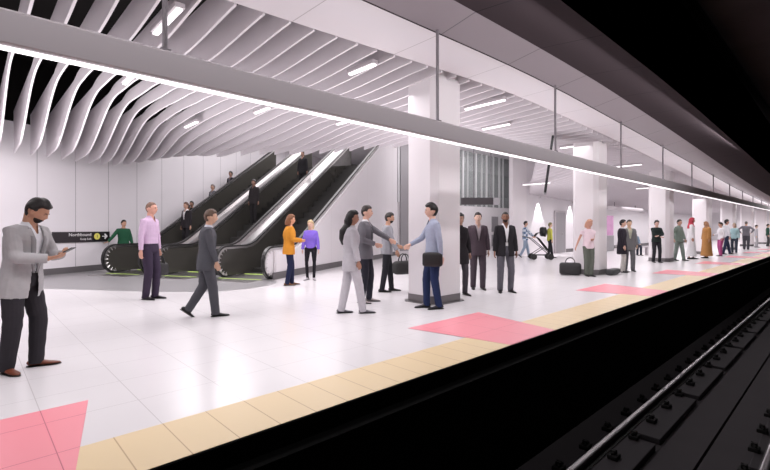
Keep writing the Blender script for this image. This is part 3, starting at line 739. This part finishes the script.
    if hairstyle == 'scarf':
        bm = bmesh.new(); head_shell(bm, HT, lambda d: .022 if (d.x < .45 or d.z > .45) else -.02)
        loft(bm, [ring(sp(h, -.01), a * k, c * k, frame(h), 16) for h, a, c in ((.34, .14, .19), (.44, .13, .185), (.52, .105, .13), (.60, .09, .10), (.66, .085, .09))])
        remesh('headscarf', bm, cmat('fabric', hair), root, max(vox, .01))
    elif hairstyle != 'bald':
        th = {'short': .014, 'crop': .006, 'full': .022, 'long': .020, 'bob': .022, 'cap': .02}[hairstyle]
        bm = bmesh.new(); head_shell(bm, HT, lambda d: (th * (1 + .25 * math.sin(9 * d.y + 5 * d.x) + .5 * max(0, d.z)) if hairstyle != 'crop' else th) * hl(d) - .012 * (1 - hl(d)), 32, 24)
        if hairstyle in ('long', 'bob'):
            L = .30 if hairstyle == 'long' else .10
            bk = (LM @ ht)
            pts = [hc + bk @ Vector((-.045, 0, .04)) * k, hc + bk @ Vector((-.07, 0, -.06)) * k, hc + bk @ Vector((-.075, 0, -.14)) * k]
            if hairstyle == 'long': pts += [sp(.44, -.125), sp(.32, -.14), sp(.22, -.13)]
            rr = [.075, .082, .075, .078, .062, .03][:len(pts)]
            limb(bm, pts, [r * k for r in rr], 14, 1.15)
        remesh('hair', bm, cmat('hair', hair), root, max(vox * .9, .007), 2)
        if hairstyle == 'cap':
            bm = bmesh.new(); loft(bm, [ring(HT @ Vector((.09, 0, .045)), .085 * k, .07 * k, (LM @ ht), 16), ring(HT @ Vector((.09, 0, .055)), .083 * k, .068 * k, (LM @ ht), 16)]); obj('cap_brim', bm, cmat('fabric', hair), root)
    if beard:
        bm = bmesh.new(); head_shell(bm, HT, lambda d: .006 * (sm((-.34 - d.z) / .12) * sm((d.x - .05) / .3)) - .012 * (1 - sm((-.34 - d.z) / .12) * sm((d.x - .05) / .3)), 32, 24)
        remesh('beard', bm, cmat('hair', hair), root, max(vox * .9, .006), 1)
    # ---- trousers
    lw = legw * slim
    if style != 'robe':
        bm = bmesh.new()
        tr_prof = [(-.13, .08, .12), (-.09, .115, .165), (-.02, .122, .172 * (1.04 if fem else 1)), (.05, .112, .155 * wst), (.085, .106, .148 * wst)]
        loft(bm, [ring(sp(h), ax * k * b, ay * k * b, frame(h), 18) for h, ax, ay in tr_prof])
        for i in range(2):
            a2 = ank[i] + Vector((0, 0, -.052)) * k
            p_ = seg(hips[i], knees[i], a2, 6); rr = radl(.094, .070 * lw, .056 * lw, 6, 0.02, .05 if lw < .95 else 0.0)
            # cloth breaks: small folds at knee and cuff
            rr = [r * (1 + .03 * math.sin(j * 2.7 + i)) for j, r in enumerate(rr)]
            limb(bm, p_, [r * k * b for r in rr], 16)
        remesh('trousers', bm, cmat('fabric', trousers), root, vox, 3)
        if style != 'jacket' and q <= 1:
            bm = bmesh.new(); loft(bm, [ring(sp(h), .110 * k * b, .152 * k * b * wst, frame(h), 18) for h in (.062, .092)]); obj('belt', bm, cmat('leather', (25, 22, 22)), root)
    # ---- shoes
    for i in range(2):
        fa = R(feet[i][2]); lift = (feet[i][3] if len(feet[i]) > 3 else 0)
        pitch = R(38) if lift > .04 else 0
        B = Matrix.Rotation(fa, 3, 'Z') @ Matrix.Rotation(pitch, 3, 'Y')
        o3 = Vector((ank[i].x, ank[i].y, ank[i].z - .085 * k))
        if lift > .04: o3 = ank[i] - (B @ Vector((0, 0, .085))) * k
        for nm, rows, mm in (('shoe', ((-.075, .022, .030, .055), (-.055, .032, .012, .075), (-.01, .036, .012, .085), (.05, .038, .012, .065), (.11, .043, .012, .045), (.16, .040, .012, .035), (.195, .025, .014, .028), (.21, .008, .016, .022)), cmat('leather', shoes)),
                             ('sole', ((-.080, .022, .0, .014), (-.055, .036, .0, .014), (.0, .036, .0, .014), (.05, .038, .0, .014), (.11, .045, .0, .014), (.17, .038, .0, .014), (.205, .022, .0, .014), (.216, .006, .002, .012)), cmat('leather', (18, 15, 14)))):
            bm = bmesh.new(); rings = []
            for xx, wdt, zlo, zhi in rows:
                rr = []
                for a in range(12):
                    an = 2 * PI * a / 12; rr.append(o3 + B @ (Vector((xx, wdt * math.cos(an), zlo + (zhi - zlo) * (0.5 + .5 * math.sin(an)))) * k))
                rings.append(rr)
            loft(bm, rings); so = obj(nm, bm, mm, root if nm == 'shoe' else shoe, True)
            if nm == 'shoe': shoe = so
    # ---- tops
    def torso(bm, add, h0, h1, flare=0.0, bust=.02 if fem else 0):
        pr = [(-.30, .122, .175), (-.20, .120, .176), (-.10, .118, .175), (0, .112, .166), (.08, .104, .150 * wst), (.16, .102, .146 * wst), (.28, .112 + bust, .160), (.38, .112 + bust * .5, .172), (.44, .098, .166), (.475, .084, .138), (.50, .070, .096), (.515, .060, .074)]
        rows = []
        for h, ax, ay in pr:
            if h < -h0 - .04: continue
            fl = 1 + flare * sm((.12 - h) / .35)
            rows.append((h, (ax + add) * fl, (ay + add) * fl))
        rows = [r for r in rows if r[0] > -h0 + .03]
        fl = 1 + flare * sm((.12 + h0) / .35)
        r0 = rows[0]; rows = [(-h0, r0[1] * (1 + flare * .15), r0[2] * (1 + flare * .15))] + rows
        loft(bm, [ring(sp(h), ax * k * b, ay * k * b, frame(h), 20) for h, ax, ay in rows])
        return rows
    def sleeves(bm, r0, r1, r2, stop=1.0):
        for i in range(2):
            w2 = wr[i] - fd[i] * .012 * k; e2 = el[i]
            if stop < 1: limb(bm, [sh[i], sh[i].lerp(e2, .5), sh[i].lerp(e2, stop)], [r0 * k * b, r1 * k * b, r1 * k * b]); continue
            rr = radl(r0, r1, r2); rr = [r * (1 + .035 * math.sin(j * 2.3 + i * 2)) for j, r in enumerate(rr)]
            si = 1 if i == 0 else -1
            limb(bm, [sp(.462, 0, si * sw * .38), sp(.460, 0, si * sw * .70)] + seg(sh[i] + (frame(.47) @ Vector((0, -.012 * si, .0))) * k, e2, w2), [.040 * k * b, r0 * .86 * k * b] + [r * k * b for r in rr], 14)
    def surf(h, y, add):
        a, c = (.112 + add, .160 + add) if h > .2 else (.106 + add, .152 + add)
        if h > .40: a, c = lerp(a, .085, (h - .40) / .1), c
        return sp(h, a * b * math.sqrt(max(0, 1 - (y / (c * b)) ** 2)), y)
    def collar(bm, r=.062): loft(bm, [ring(sp(.50, .010), .075 * k, .085 * k, frame(.5), 16), ring(sp(.525, .012), .068 * k, .073 * k, frame(.5), 16), ring(sp(.552, .012), r * k, r * k, frame(.5), 16)])
    def vcut(c):
        v = LM.inverted() @ (c - P) / k
        return v.x > .02 and v.z > .44 and abs(v.y) < .003 + .42 * (v.z - .44)
    if style in ('jacket', 'coat', 'robe'):
        # shirt beneath
        bm = bmesh.new(); torso(bm, .006, .03, 1); collar(bm)
        sleeves(bm, .054, .046, .032)
        remesh('shirt', bm, cmat('fabric', shirt), root, vox, 3, cut=vcut if vneck is not False else None)
        bm = bmesh.new(); fl = {'jacket': .04, 'coat': .08, 'robe': 0.0}[style]
        if style == 'robe':
            rows = [(-.84, .20, .24), (-.6, .175, .215), (-.3, .15, .195), (-.1, .14, .188), (0.05, .132, .175), (.16, .125, .165), (.28, .135, .175), (.38, .132, .182), (.45, .112, .17), (.49, .09, .13), (.52, .07, .085)]
            loft(bm, [ring(sp(h), ax * k * b, ay * k * b, frame(h), 20) for h, ax, ay in rows])
            sleeves(bm, .075, .07, .065)
        else:
            torso(bm, .022, hem, 1, flare=fl)
            sleeves(bm, .064, .055, .043)
        inv = None
        PI_ = P.copy(); LMi = LM.inverted()
        h1 = .53; hb = .17 if vneck is True else vneck
        def cut(c):
            v = LMi @ (c - PI_) / k
            if twist: v = Matrix.Rotation(-R(twist), 3, 'Z') @ v
            if v.x < .02: return False
            if v.z > hb: wv = .012 + .062 * min(1, (v.z - hb) / (h1 - hb)) ** 1.0
            else: wv = 0
            wv = max(wv, openw * (1 + .6 * sm((.1 - v.z) / .3)) if openw and v.z < .45 else 0)
            return abs(v.y) < wv
        remesh('jacket' if style == 'jacket' else ('coat' if style == 'coat' else 'robe'), bm, cmat(topkind, top), root, vox, 3, cut=cut if vneck else None)
        if vneck and q <= 1 and style != 'robe':
            lap = tuple(int(c * .86) for c in top)
            for s in (1, -1):
                bm = bmesh.new(); A, B_ = [], []
                for j in range(9):
                    h = lerp(hb + .0, .50, j / 8); wv = .012 + .058 * (h - hb) / (h1 - hb); lw_ = .012 + .045 * math.sin(PI * min(1, .15 + .75 * j / 8)) * (j / 8 * .7 + .3)
                    A.append(surf(h, s * (wv - .003), .030)); B_.append(surf(h, s * (wv + lw_), .032))
                off = frame(.3) @ Vector((.006, 0, 0)) * k
                va = [bm.verts.new(p) for p in A]; vb = [bm.verts.new(p) for p in B_]; vc = [bm.verts.new(p - off * 2) for p in A]; vd = [bm.verts.new(p - off * 2) for p in B_]
                for j in range(8):
                    bm.faces.new((va[j], va[j + 1], vb[j + 1], vb[j])); bm.faces.new((vc[j + 1], vc[j], vd[j], vd[j + 1]))
                    bm.faces.new((va[j + 1], va[j], vc[j], vc[j + 1])); bm.faces.new((vb[j], vb[j + 1], vd[j + 1], vd[j]))
                bm.faces.new((va[0], vb[0], vd[0], vc[0])); bm.faces.new((vb[-1], va[-1], vc[-1], vd[-1]))
                obj('lapel', bm, cmat('fabric', lap), root, True)
    elif style in ('shirt', 'tee', 'sweater'):
        bm = bmesh.new(); torso(bm, {'shirt': .010, 'tee': .010, 'sweater': .020}[style], hem if hem != .16 else (-.045 if style == 'shirt' else .10), 1, flare=.05 if fem else .02)
        if style == 'shirt': collar(bm)
        if bare_arms: sleeves(bm, .062, .052, .04, stop=.45)
        else: sleeves(bm, .057 if style != 'sweater' else .063, .050 if style != 'sweater' else .058, .036 if style != 'sweater' else .044)
        remesh({'shirt': 'shirt', 'tee': 'top', 'sweater': 'sweater'}[style], bm, cmat(topkind, top), root, vox, 3, cut=vcut if style == 'shirt' else None)
    root['_'] = 0; del root['_']
    def world(v): return Matrix.Translation(root.location) @ Matrix.Rotation(R(face), 4, 'Z') @ v
    return root, [world(x) for x in wr], world

def bag(pos, rz, L, W_, Hh, m, name, label, cat, handle=True, rest=None):
    t = empty(name, pos, rz, label, cat)
    bm = bmesh.new(); rows = []
    for x, f in ((-.5, .62), (-.48, .82), (-.40, .96), (-.2, 1.0), (.2, 1.0), (.40, .96), (.48, .82), (.5, .62)):
        rows.append([Vector((x * L, a[1] * W_ / 2 * f, Hh / 2 + a[0] * Hh / 2 * f * (.97 if a[0] < 0 else 1))) for a in
                     [(math.copysign(abs(math.sin(2 * PI * i / 20)) ** .55, math.sin(2 * PI * i / 20)), math.copysign(abs(math.cos(2 * PI * i / 20)) ** .7, math.cos(2 * PI * i / 20))) for i in range(20)]])
    loft(bm, rows); obj('bag_body', bm, m, t, True)
    bm = bmesh.new(); box(bm, -L * .2, L * .2, W_ / 2 - .004, W_ / 2 + .022, Hh * .2, Hh * .62, .01); obj('pocket', bm, m, t)
    if handle:
        for s in (1, -1):
            bm = bmesh.new(); tube(bm, [(-L * .22, s * W_ * .30, Hh * .85)] + [(L * .22 * math.cos(PI - PI * i / 8), s * W_ * .18, Hh * .95 + .16 * math.sin(PI * i / 8)) for i in range(1, 8)] + [(L * .22, s * W_ * .30, Hh * .85)], .012, 8); obj('handle', bm, m, t, True)
    return t
M_bag = mat('black_nylon', (0.018, 0.017, 0.018, 1), .55, noise=.2, scale=20)

DN = {}
# hands tuples: (x fwd, y left, z up [, elbow pole, palm normal, finger direction]) in a 1.75 m body
# -- 1 man with phone
r, wrs, W = person((.39, 5.64), 86 - 90 - 42, 1.71, 'man in light grey blazer, white shirt and brown shoes looking down at a black phone',
    skin=(196, 148, 122), hair=(28, 22, 20), top=(178, 176, 178), trousers=(50, 47, 52), shoes=(120, 66, 48), shirt=(235, 235, 240), style='jacket',
    feet=((.05, .12, 30), (-.04, -.13, -20)), hands=((.36, .07, 1.16, (-.4, .6, -.9), (-.2, -.5, .7), (.8, -.4, .3)), (.35, -.07, 1.13, (-.5, -.7, -.8), (-.1, .3, .9), (.8, .35, .2))),
    lean=8, head=(14, 22), hairstyle='full', beard=True, q=0, openw=.034, vneck=.05, hem=.20, bulk=1.08, curl=.5, legw=1.08)
t = empty('mobile_phone', W(Vector((.475, .0, 1.20)) * (1.71 / 1.75)), R(86 - 90 - 42 + 10), 'black mobile phone held by the man in the light grey blazer', 'phone')
bm = bmesh.new(); Mp = Matrix.Rotation(R(-28), 4, 'Y') 
box(bm, -.075, .075, -.037, .037, -.004, .004, .003, M=Mp); obj('phone_case', bm, M_black, t)
bm = bmesh.new(); box(bm, -.070, .070, -.033, .033, .0041, .0050, 0, M=Mp); obj('phone_screen', bm, mat('phone_glass', (.03, .03, .035, 1), .08), t)
# -- 2 man in lilac shirt
person((2.62, 9.52), 74.6 - 90 - 35, 1.91, 'close-cropped man in lilac shirt and dark purple trousers standing near the left escalator', skin=(214, 160, 140), hair=(120, 90, 75), hairstyle='crop',
    top=(205, 178, 205), trousers=(58, 48, 66), shoes=(28, 22, 28), style='shirt', feet=((.05, .07, 5), (-.03, -.08, -12)), hands=((.02, .25, .82), (.00, -.25, .80)), q=1, head=(8, 0), bulk=1.0, legw=1.05)
bag((2.86, 9.66, .42), R(20), .32, .10, .27, M_bag, 'briefcase', 'black soft briefcase held at the side of the man in lilac', 'bag')
# -- 3 walking man in grey suit
person((2.75, 7.02), 68.7 - 90 + 4, 1.69, 'man in dark grey suit striding to the right with one hand in his pocket', skin=(208, 165, 140), hair=(95, 72, 58), hairstyle='short',
    top=(84, 84, 90), trousers=(86, 86, 92), shoes=(22, 20, 22), shirt=(205, 205, 215), feet=((-.28, .07, 0, .07), (.14, -.07, 0)), hands=((-.06, .27, .86), (.14, -.20, .88, (-1, -.4, 0), (0, 1, 0), (.3, 0, -.9))),
    lean=3, head=(-4, 2), q=1, legw=1.15, hem=.19)
# -- 4 green hoodie
person((3.77, 16.62), 77.3 - 90 - 70, 1.66, 'person in dark green hooded top leaning on the left escalator newel', skin=(200, 155, 130), hair=(35, 28, 25),
    top=(36, 84, 60), trousers=(35, 38, 40), style='sweater', hands=((.10, .25, .90), (.06, -.52, .98, (0, -.3, -1), (0, 0, -1), (0, -1, -.2))), q=2, head=(10, 0))
# -- 5 woman in orange
person((5.72, 9.47), 58.7 - 90 + 8, 1.72, 'long-haired woman in orange coat and dark jeans, side-on by the escalator', skin=(205, 150, 120), hair=(120, 75, 45), hairstyle='bob', fem=True,
    top=(206, 138, 48), trousers=(32, 38, 66), shoes=(120, 80, 50), style='sweater', hem=.18, feet=((.08, .07, 5), (-.06, -.07, 0)), hands=((.24, .10, 1.10), (.30, -.10, 1.12)), q=1, legw=.95, lean=2, bulk=1.05)
# -- 6 woman in purple
person((6.78, 10.1), 56.5 - 90 - 100, 1.60, 'blonde woman in bright violet blouse and black leggings beside the white escalator wall', skin=(215, 175, 155), hair=(205, 180, 140), hairstyle='bob', fem=True,
    top=(128, 102, 205), trousers=(26, 24, 30), shoes=(185, 180, 185), style='sweater', hem=.02, feet=((.04, .10, 20), (.04, -.09, -20)), hands=((.06, .24, .86), (.06, -.24, .86)), q=1, slim=.72, head=(-8, 0))
# -- 7 woman in pale suit, long hair
person((4.58, 5.66), 51.2 - 90 + 12, 1.68, 'woman with long black hair in a pale grey suit, seen from behind, walking right', skin=(170, 125, 105), hair=(20, 16, 18), hairstyle='long', fem=True,
    top=(192, 188, 194), trousers=(202, 198, 204), shoes=(110, 108, 114), shirt=(200, 196, 200), style='jacket', feet=((-.16, .06, 0), (.20, -.07, -8)), hands=((.05, .22, .84), (.10, -.23, .80)), q=1, hem=.22, vneck=False, head=(-25, 4), legw=1.12)
# -- 8 man in grey blazer, arm out
person((5.46, 6.32), 49.1 - 90 - 12, 1.82, 'man in grey blazer and open white shirt reaching right, standing behind the long-haired woman', skin=(220, 175, 155), hair=(45, 35, 32), 
    top=(112, 110, 116), trousers=(48, 48, 58), shoes=(170, 160, 160), shirt=(235, 232, 236), style='jacket', feet=((.05, .10, 8), (-.05, -.10, -20)), hands=((.50, .10, 1.10, (-.2, .5, -1)), (.22, -.16, 1.06)), q=1, head=(0, 2), vneck=.12)
# -- 9 man with duffel
person((6.72, 7.05), 46.4 - 90 + 6, 1.74, 'man in pale grey jacket and black trousers carrying a black duffel bag', skin=(190, 145, 120), hair=(35, 28, 26), beard=True,
    top=(150, 150, 156), trousers=(42, 42, 48), shoes=(25, 22, 22), shirt=(160, 158, 160), style='sweater', hem=.12, feet=((.12, .09, 0), (-.12, -.09, -10)), hands=((.26, .10, 1.02), (.22, -.22, .84)), q=1, lean=2, head=(-6, 6))
bag((6.82, 6.62, .40), R(-10), .50, .24, .30, M_bag, 'duffel_bag', 'black duffel bag carried by the man in the pale grey jacket', 'bag')
# -- 10 man in blue shirt
person((5.90, 5.02), 42.4 - 90 + 196, 1.82, 'man in pale blue shirt and blue jeans before the nearest column, reaching left', skin=(225, 180, 160), hair=(22, 18, 20), hairstyle='full',
    top=(160, 166, 186), trousers=(40, 52, 88), shoes=(45, 42, 48), style='shirt', feet=((-.08, .08, 10), (.08, -.10, 0)), hands=((-.06, .24, .86), (.36, -.16, 1.06, (-.4, -.4, -.9))), q=1, head=(-4, 2), legw=1.0, hem=.04)
bag((5.72, 4.88, .74), R(-48), .34, .08, .25, M_bag, 'laptop_bag', 'black laptop bag at the hip of the man in the pale blue shirt', 'bag', handle=False)
# -- 11 behind column
person((7.50, 5.66), 36.5 - 90 - 60, 1.70, 'long-haired person in a black coat half hidden behind the nearest column', skin=(190, 150, 130), hair=(16, 14, 16), hairstyle='long', fem=True, top=(38, 34, 38), trousers=(70, 66, 72), shirt=(40, 38, 40),
    style='coat', hem=.28, q=1, vneck=False)
# -- 12 brown suit
person((8.52, 5.91), 34.7 - 90 - 78, 1.75, 'man in plum-brown suit standing between the black coat and the bearded man', skin=(215, 178, 160), hair=(35, 28, 28), top=(84, 72, 80), trousers=(78, 68, 76), shoes=(28, 24, 26), shirt=(190, 180, 186), q=1, hem=.18, legw=1.1, head=(-6, 0))
# -- 13 bearded
person((8.55, 5.22), 31.4 - 90 - 72, 1.75, 'bearded man in black jacket, white shirt and grey trousers, right of the man in plum-brown', skin=(140, 98, 78), hair=(20, 16, 16), beard=True, top=(40, 38, 42), trousers=(98, 96, 104), shoes=(26, 24, 24), shirt=(240, 240, 242),
    q=1, hem=.16, hairstyle='crop', head=(-14, 0), vneck=.14, openw=.02, legw=1.08, feet=((.0, .12, 14), (.02, -.12, -14)))
# -- 14 stroller
person((19.3, 10.7), 29 - 90 + 10, 1.72, 'person in blue checked shirt and pale trousers pushing a dark stroller', skin=(200, 160, 140), hair=(35, 30, 30), hairstyle='short', top=(90, 115, 150), trousers=(150, 165, 185), style='sweater', topkind='check', q=2,
    feet=((.2, .08, 0), (-.25, -.08, 0, .05)), hands=((.42, .18, .98), (.42, -.18, .98)), hem=.12)
t = empty('stroller', (18.6, 9.55, 0), 29 * PI / 180 - PI / 2 + .2, 'dark grey baby stroller with folded hood pushed by the person in the blue checked shirt', 'stroller')
bm = bmesh.new(); loft(bm, [ring(Vector((-.12 + .42 * i / 6, 0, .95 - .55 * i / 6)), .10 + .05 * math.sin(PI * i / 6), .24, Matrix.Rotation(R(40), 3, 'Y'), 16) for i in range(7)]); obj('seat_shell', bm, M_clip, t, True)
bm = bmesh.new()
rows = [ring(Vector((-.05 + .22 * math.sin(a), 0, .98 + .22 * math.cos(a))), .05, .25, Matrix.Rotation(a, 3, 'Y'), 14) for a in [R(d) for d in (-70, -35, 0, 35, 70)]]
loft(bm, rows); obj('hood', bm, M_clip, t, True)
bm = bmesh.new()
for s in (-.25, .25): tube(bm, [(-.75, s, 1.02), (-.45, s, .95), (.35, s, .25)], .016, 8); tube(bm, [(-.35, s, .25), (.1, s, .55)], .016, 8); tube(bm, [(-.35, s, .2), (.35, s, .2)], .014, 8)
tube(bm, [(-.75, -.25, 1.02), (-.75, .25, 1.02)], .02, 8); obj('frame', bm, M_black, t)
for x in (-.36, .36):
    for s in (-.28, .28):
        bm = bmesh.new(); tube(bm, [(x, s - .03, .13), (x, s + .03, .13)], .13, 18); obj('wheel', bm, M_rubber, t)
# -- 15 yellow
person((19.75, 9.7), 26.1 - 90 + 20, 1.65, 'person in yellow-green top with a dark backpack beside the grey service door', skin=(205, 170, 150), hair=(120, 110, 70), hairstyle='short', top=(188, 188, 84), trousers=(35, 35, 40), style='tee', q=2, feet=((.16, .08, 0), (-.12, -.08, 0)))
bag((19.6, 9.95, 1.0), R(60), .34, .22, .45, M_bag, 'backpack', 'dark backpack on the person in the yellow-green top', 'backpack', handle=False)
# -- 16 leaning
person((13.2, 5.30), 21.9 - 90 - 60, 1.64, 'person in pale pink top and olive trousers leaning at the second column, hand on hip', skin=(200, 150, 130), hair=(200, 150, 125), hairstyle='bob', top=(232, 212, 220), trousers=(96, 100, 92), shoes=(40, 38, 38), style='tee', bare_arms=True, q=2,
    feet=((.10, .02, 10), (.02, -.08, -10)), hands=((.24, -.02, 1.14), (.0, -.40, .92, (0, -1, .2))), head=(14, 8), legw=1.2)
bag((13.02, 5.76, 0.0), R(-66), .60, .34, .38, M_bag, 'holdall', 'large black holdall on the floor at the left side of the second column', 'bag')
bag((14.15, 4.96, 0.0), R(4), .80, .26, .18, mat('grey_nylon', (.05, .05, .052, 1), .6, noise=.2), 'flat_bag', 'flat dark grey bag on the floor at the foot of the second column', 'bag', handle=False)
# -- 17,18
person((15.03, 5.0), 18.9 - 90 + 10, 1.66, 'man in black jacket over pale trousers, turned right, just right of the second column', skin=(210, 170, 150), hair=(22, 20, 22), top=(48, 44, 52), trousers=(205, 200, 196), shoes=(40, 34, 36), shirt=(225, 220, 225), q=2, hem=.34, style='coat')
person((15.66, 5.0), 17.7 - 90 - 70, 1.66, 'man in loose mid-grey suit facing the camera right of the black jacket', skin=(215, 180, 150), hair=(60, 52, 48), top=(118, 118, 120), trousers=(108, 108, 112), shoes=(40, 38, 40), shirt=(190, 190, 170), q=2, hem=.24, legw=1.15)
# seated far person
t = empty('bench', (25.3, 7.9, 0), R(-60), 'pale bench behind the man in the loose grey suit', 'bench')
bm = bmesh.new(); box(bm, -.8, .8, -.22, .22, .40, .46, .01); obj('seat', bm, M_beam, t)
for s in (-.65, .65):
    bm = bmesh.new(); box(bm, s - .03, s + .03, -.18, .18, 0, .399); obj('leg', bm, M_beam, t)
person((25.15, 7.75), 17 - 90 - 60, 1.62, 'distant seated person in blue-grey behind the man in the loose grey suit', skin=(200, 165, 150), hair=(60, 60, 66), top=(120, 138, 156), trousers=(40, 44, 56), style='sweater', q=3, crouch=.40, feet=((.42, .10, 0), (.42, -.10, 0)), hands=((.25, .15, .62), (.25, -.15, .62)))
# -- 19.. the far row
person((20.3, 5.46), 15 - 90 - 60, 1.70, 'person with arms folded in black and green top before the third column', skin=(205, 165, 150), hair=(22, 20, 22), hairstyle='full', top=(34, 44, 42), trousers=(38, 36, 42), style='sweater', q=2, hands=((.22, -.05, 1.12, (0, 1, -.3)), (.20, .05, 1.08, (0, -1, -.3))))
person((22.28, 5.14), 13 - 90 - 30, 1.76, 'man in sage green suit with a hand in his pocket, left of the white robe', skin=(200, 160, 140), hair=(50, 44, 42), top=(128, 144, 134), trousers=(132, 146, 138), shirt=(140, 155, 146), q=2, legw=1.15, feet=((.15, .10, 0), (-.12, -.10, -10)), hands=((.15, .2, .9), (-.02, -.30, .92, (-1, -1, 0))))
person((23.75, 5.0), 11.8 - 90 + 5, 1.86, 'figure in long white robe and red headscarf facing right', skin=(180, 130, 110), hair=(185, 70, 84), hairstyle='scarf', top=(228, 226, 228), style='robe', shirt=(225, 222, 225), q=2, vneck=False, feet=((.08, .08, 0), (-.08, -.08, 0)))
person((25.0, 4.66), 10.5 - 90 - 150, 1.70, 'figure in long golden brown robe and headscarf', skin=(180, 135, 105), hair=(158, 118, 92), hairstyle='scarf', top=(172, 124, 74), style='robe', shirt=(160, 120, 80), q=2, vneck=False, feet=((.05, .10, 0), (0, -.10, 0)), bulk=1.15, fem=True)
person((27.3, 4.5), 9.4 - 90 - 150, 1.68, 'person in white top and magenta trousers right of the brown robe', skin=(190, 150, 130), hair=(48, 38, 36), hairstyle='full', top=(216, 214, 218), trousers=(168, 80, 130), style='tee', q=2, fem=True, hands=((.1, .28, .92), (.28, -.1, 1.1)), legw=1.1)
person((29.4, 4.62), 8.8 - 90 + 30, 1.84, 'tall person in white top and navy trousers stepping forward, right of the magenta trousers', skin=(200, 155, 140), hair=(28, 24, 26), hairstyle='full', top=(222, 222, 228), trousers=(52, 58, 84), style='tee', q=2, feet=((.22, .08, 0), (-.2, -.08, 0)))
person((31.1, 4.52), 8.2 - 90 - 100, 1.66, 'person in pale turquoise top with arms bent, left of the wide-armed man', skin=(205, 170, 150), hair=(170, 150, 130), hairstyle='bob', top=(170, 202, 206), trousers=(66, 72, 84), style='tee', q=3, fem=True)
person((36.8, 4.75), 7.2 - 90 + 80, 1.84, 'man in grey seen from behind with both hands on his hips', skin=(200, 160, 140), hair=(96, 88, 84), hairstyle='crop', top=(128, 126, 134), trousers=(92, 90, 98), style='tee', q=3, hands=((-.02, .24, 1.02, (-.3, 1, .1)), (-.02, -.24, 1.02, (-.3, -1, .1))), bulk=1.1, legw=1.1)
person((41.5, 4.79), 6.5 - 90, 1.62, 'distant person in pale clothes beyond the man with hands on hips', skin=(205, 170, 150), hair=(70, 60, 60), top=(196, 194, 200), trousers=(190, 188, 192), style='tee', q=3)
person((44.6, 4.46), 5.6 - 90, 1.70, 'most distant person in dark green top at the right edge of the photo', skin=(205, 170, 150), hair=(40, 36, 38), top=(46, 84, 70), trousers=(80, 82, 84), style='tee', q=3)
# -- people on the escalators
def on_stairs(s, p, face, H, label, **kw):
    i = int((s - 1.27) / .4); z = znel(1.27 + .4 * i + .2, 0) + .021
    q_ = E(1.27 + .4 * i + .2, p); fe = ((.02, .09, 5), (-.02, -.09, -5))
    person((q_.x, q_.y), face, H, label, z0=z, feet=fe, **kw)
on_stairs(2.6, 4.9, 200, 1.70, 'person in dark jacket and white shirt riding down the left escalator', skin=(190, 150, 130), hair=(90, 60, 48), top=(42, 38, 42), trousers=(36, 34, 38), shirt=(232, 228, 230), q=2)
on_stairs(4.2, 3.2, 200, 1.70, 'person in dark charcoal riding the middle escalator above the walking man', skin=(150, 115, 100), hair=(40, 34, 36), top=(46, 42, 44), trousers=(40, 38, 40), shirt=(60, 56, 58), q=2)
on_stairs(6.7, 2.45, 200, 1.74, 'person in black highest on the middle escalator, just under the ceiling edge', skin=(150, 115, 100), hair=(25, 22, 24), top=(24, 22, 26), trousers=(26, 24, 28), shirt=(30, 28, 30), q=2)
def on_flight(i, p, face, H, label, **kw):
    q_ = E(3.2 + .3 * i + .15, p); person((q_.x, q_.y), face, H, label, z0=.173 * (i + 1) + .001, feet=((.0, .08, 0), (-.0, -.08, 0)), **kw)
on_flight(3, 6.30, 20, 1.62, 'person in dark round hat and grey coat behind the left escalator handrail', skin=(150, 120, 105), hair=(26, 26, 34), hairstyle='full', top=(86, 84, 92), trousers=(50, 50, 56), shirt=(90, 88, 92), style='coat', q=2)
on_flight(4, 6.35, 215, 1.62, 'person in black leaning forward on the stairs, arm stretched down the rail', skin=(170, 130, 110), hair=(24, 20, 22), top=(30, 28, 32), trousers=(34, 32, 36), style='sweater', hands=((.35, .35, .95), (.15, -.25, .9)), q=2)
on_flight(8, 6.3, 200, 1.72, 'person in grey suit halfway up the stairs, above the man walking in dark grey', skin=(190, 150, 130), hair=(120, 110, 108), top=(92, 92, 100), trousers=(80, 80, 86), shirt=(150, 150, 155), q=2)
on_flight(12, 6.3, 200, 1.74, 'person in black coat high on the stairs against the white wall', skin=(150, 115, 100), hair=(22, 20, 22), top=(26, 24, 28), trousers=(28, 26, 30), shirt=(110, 105, 115), q=2)
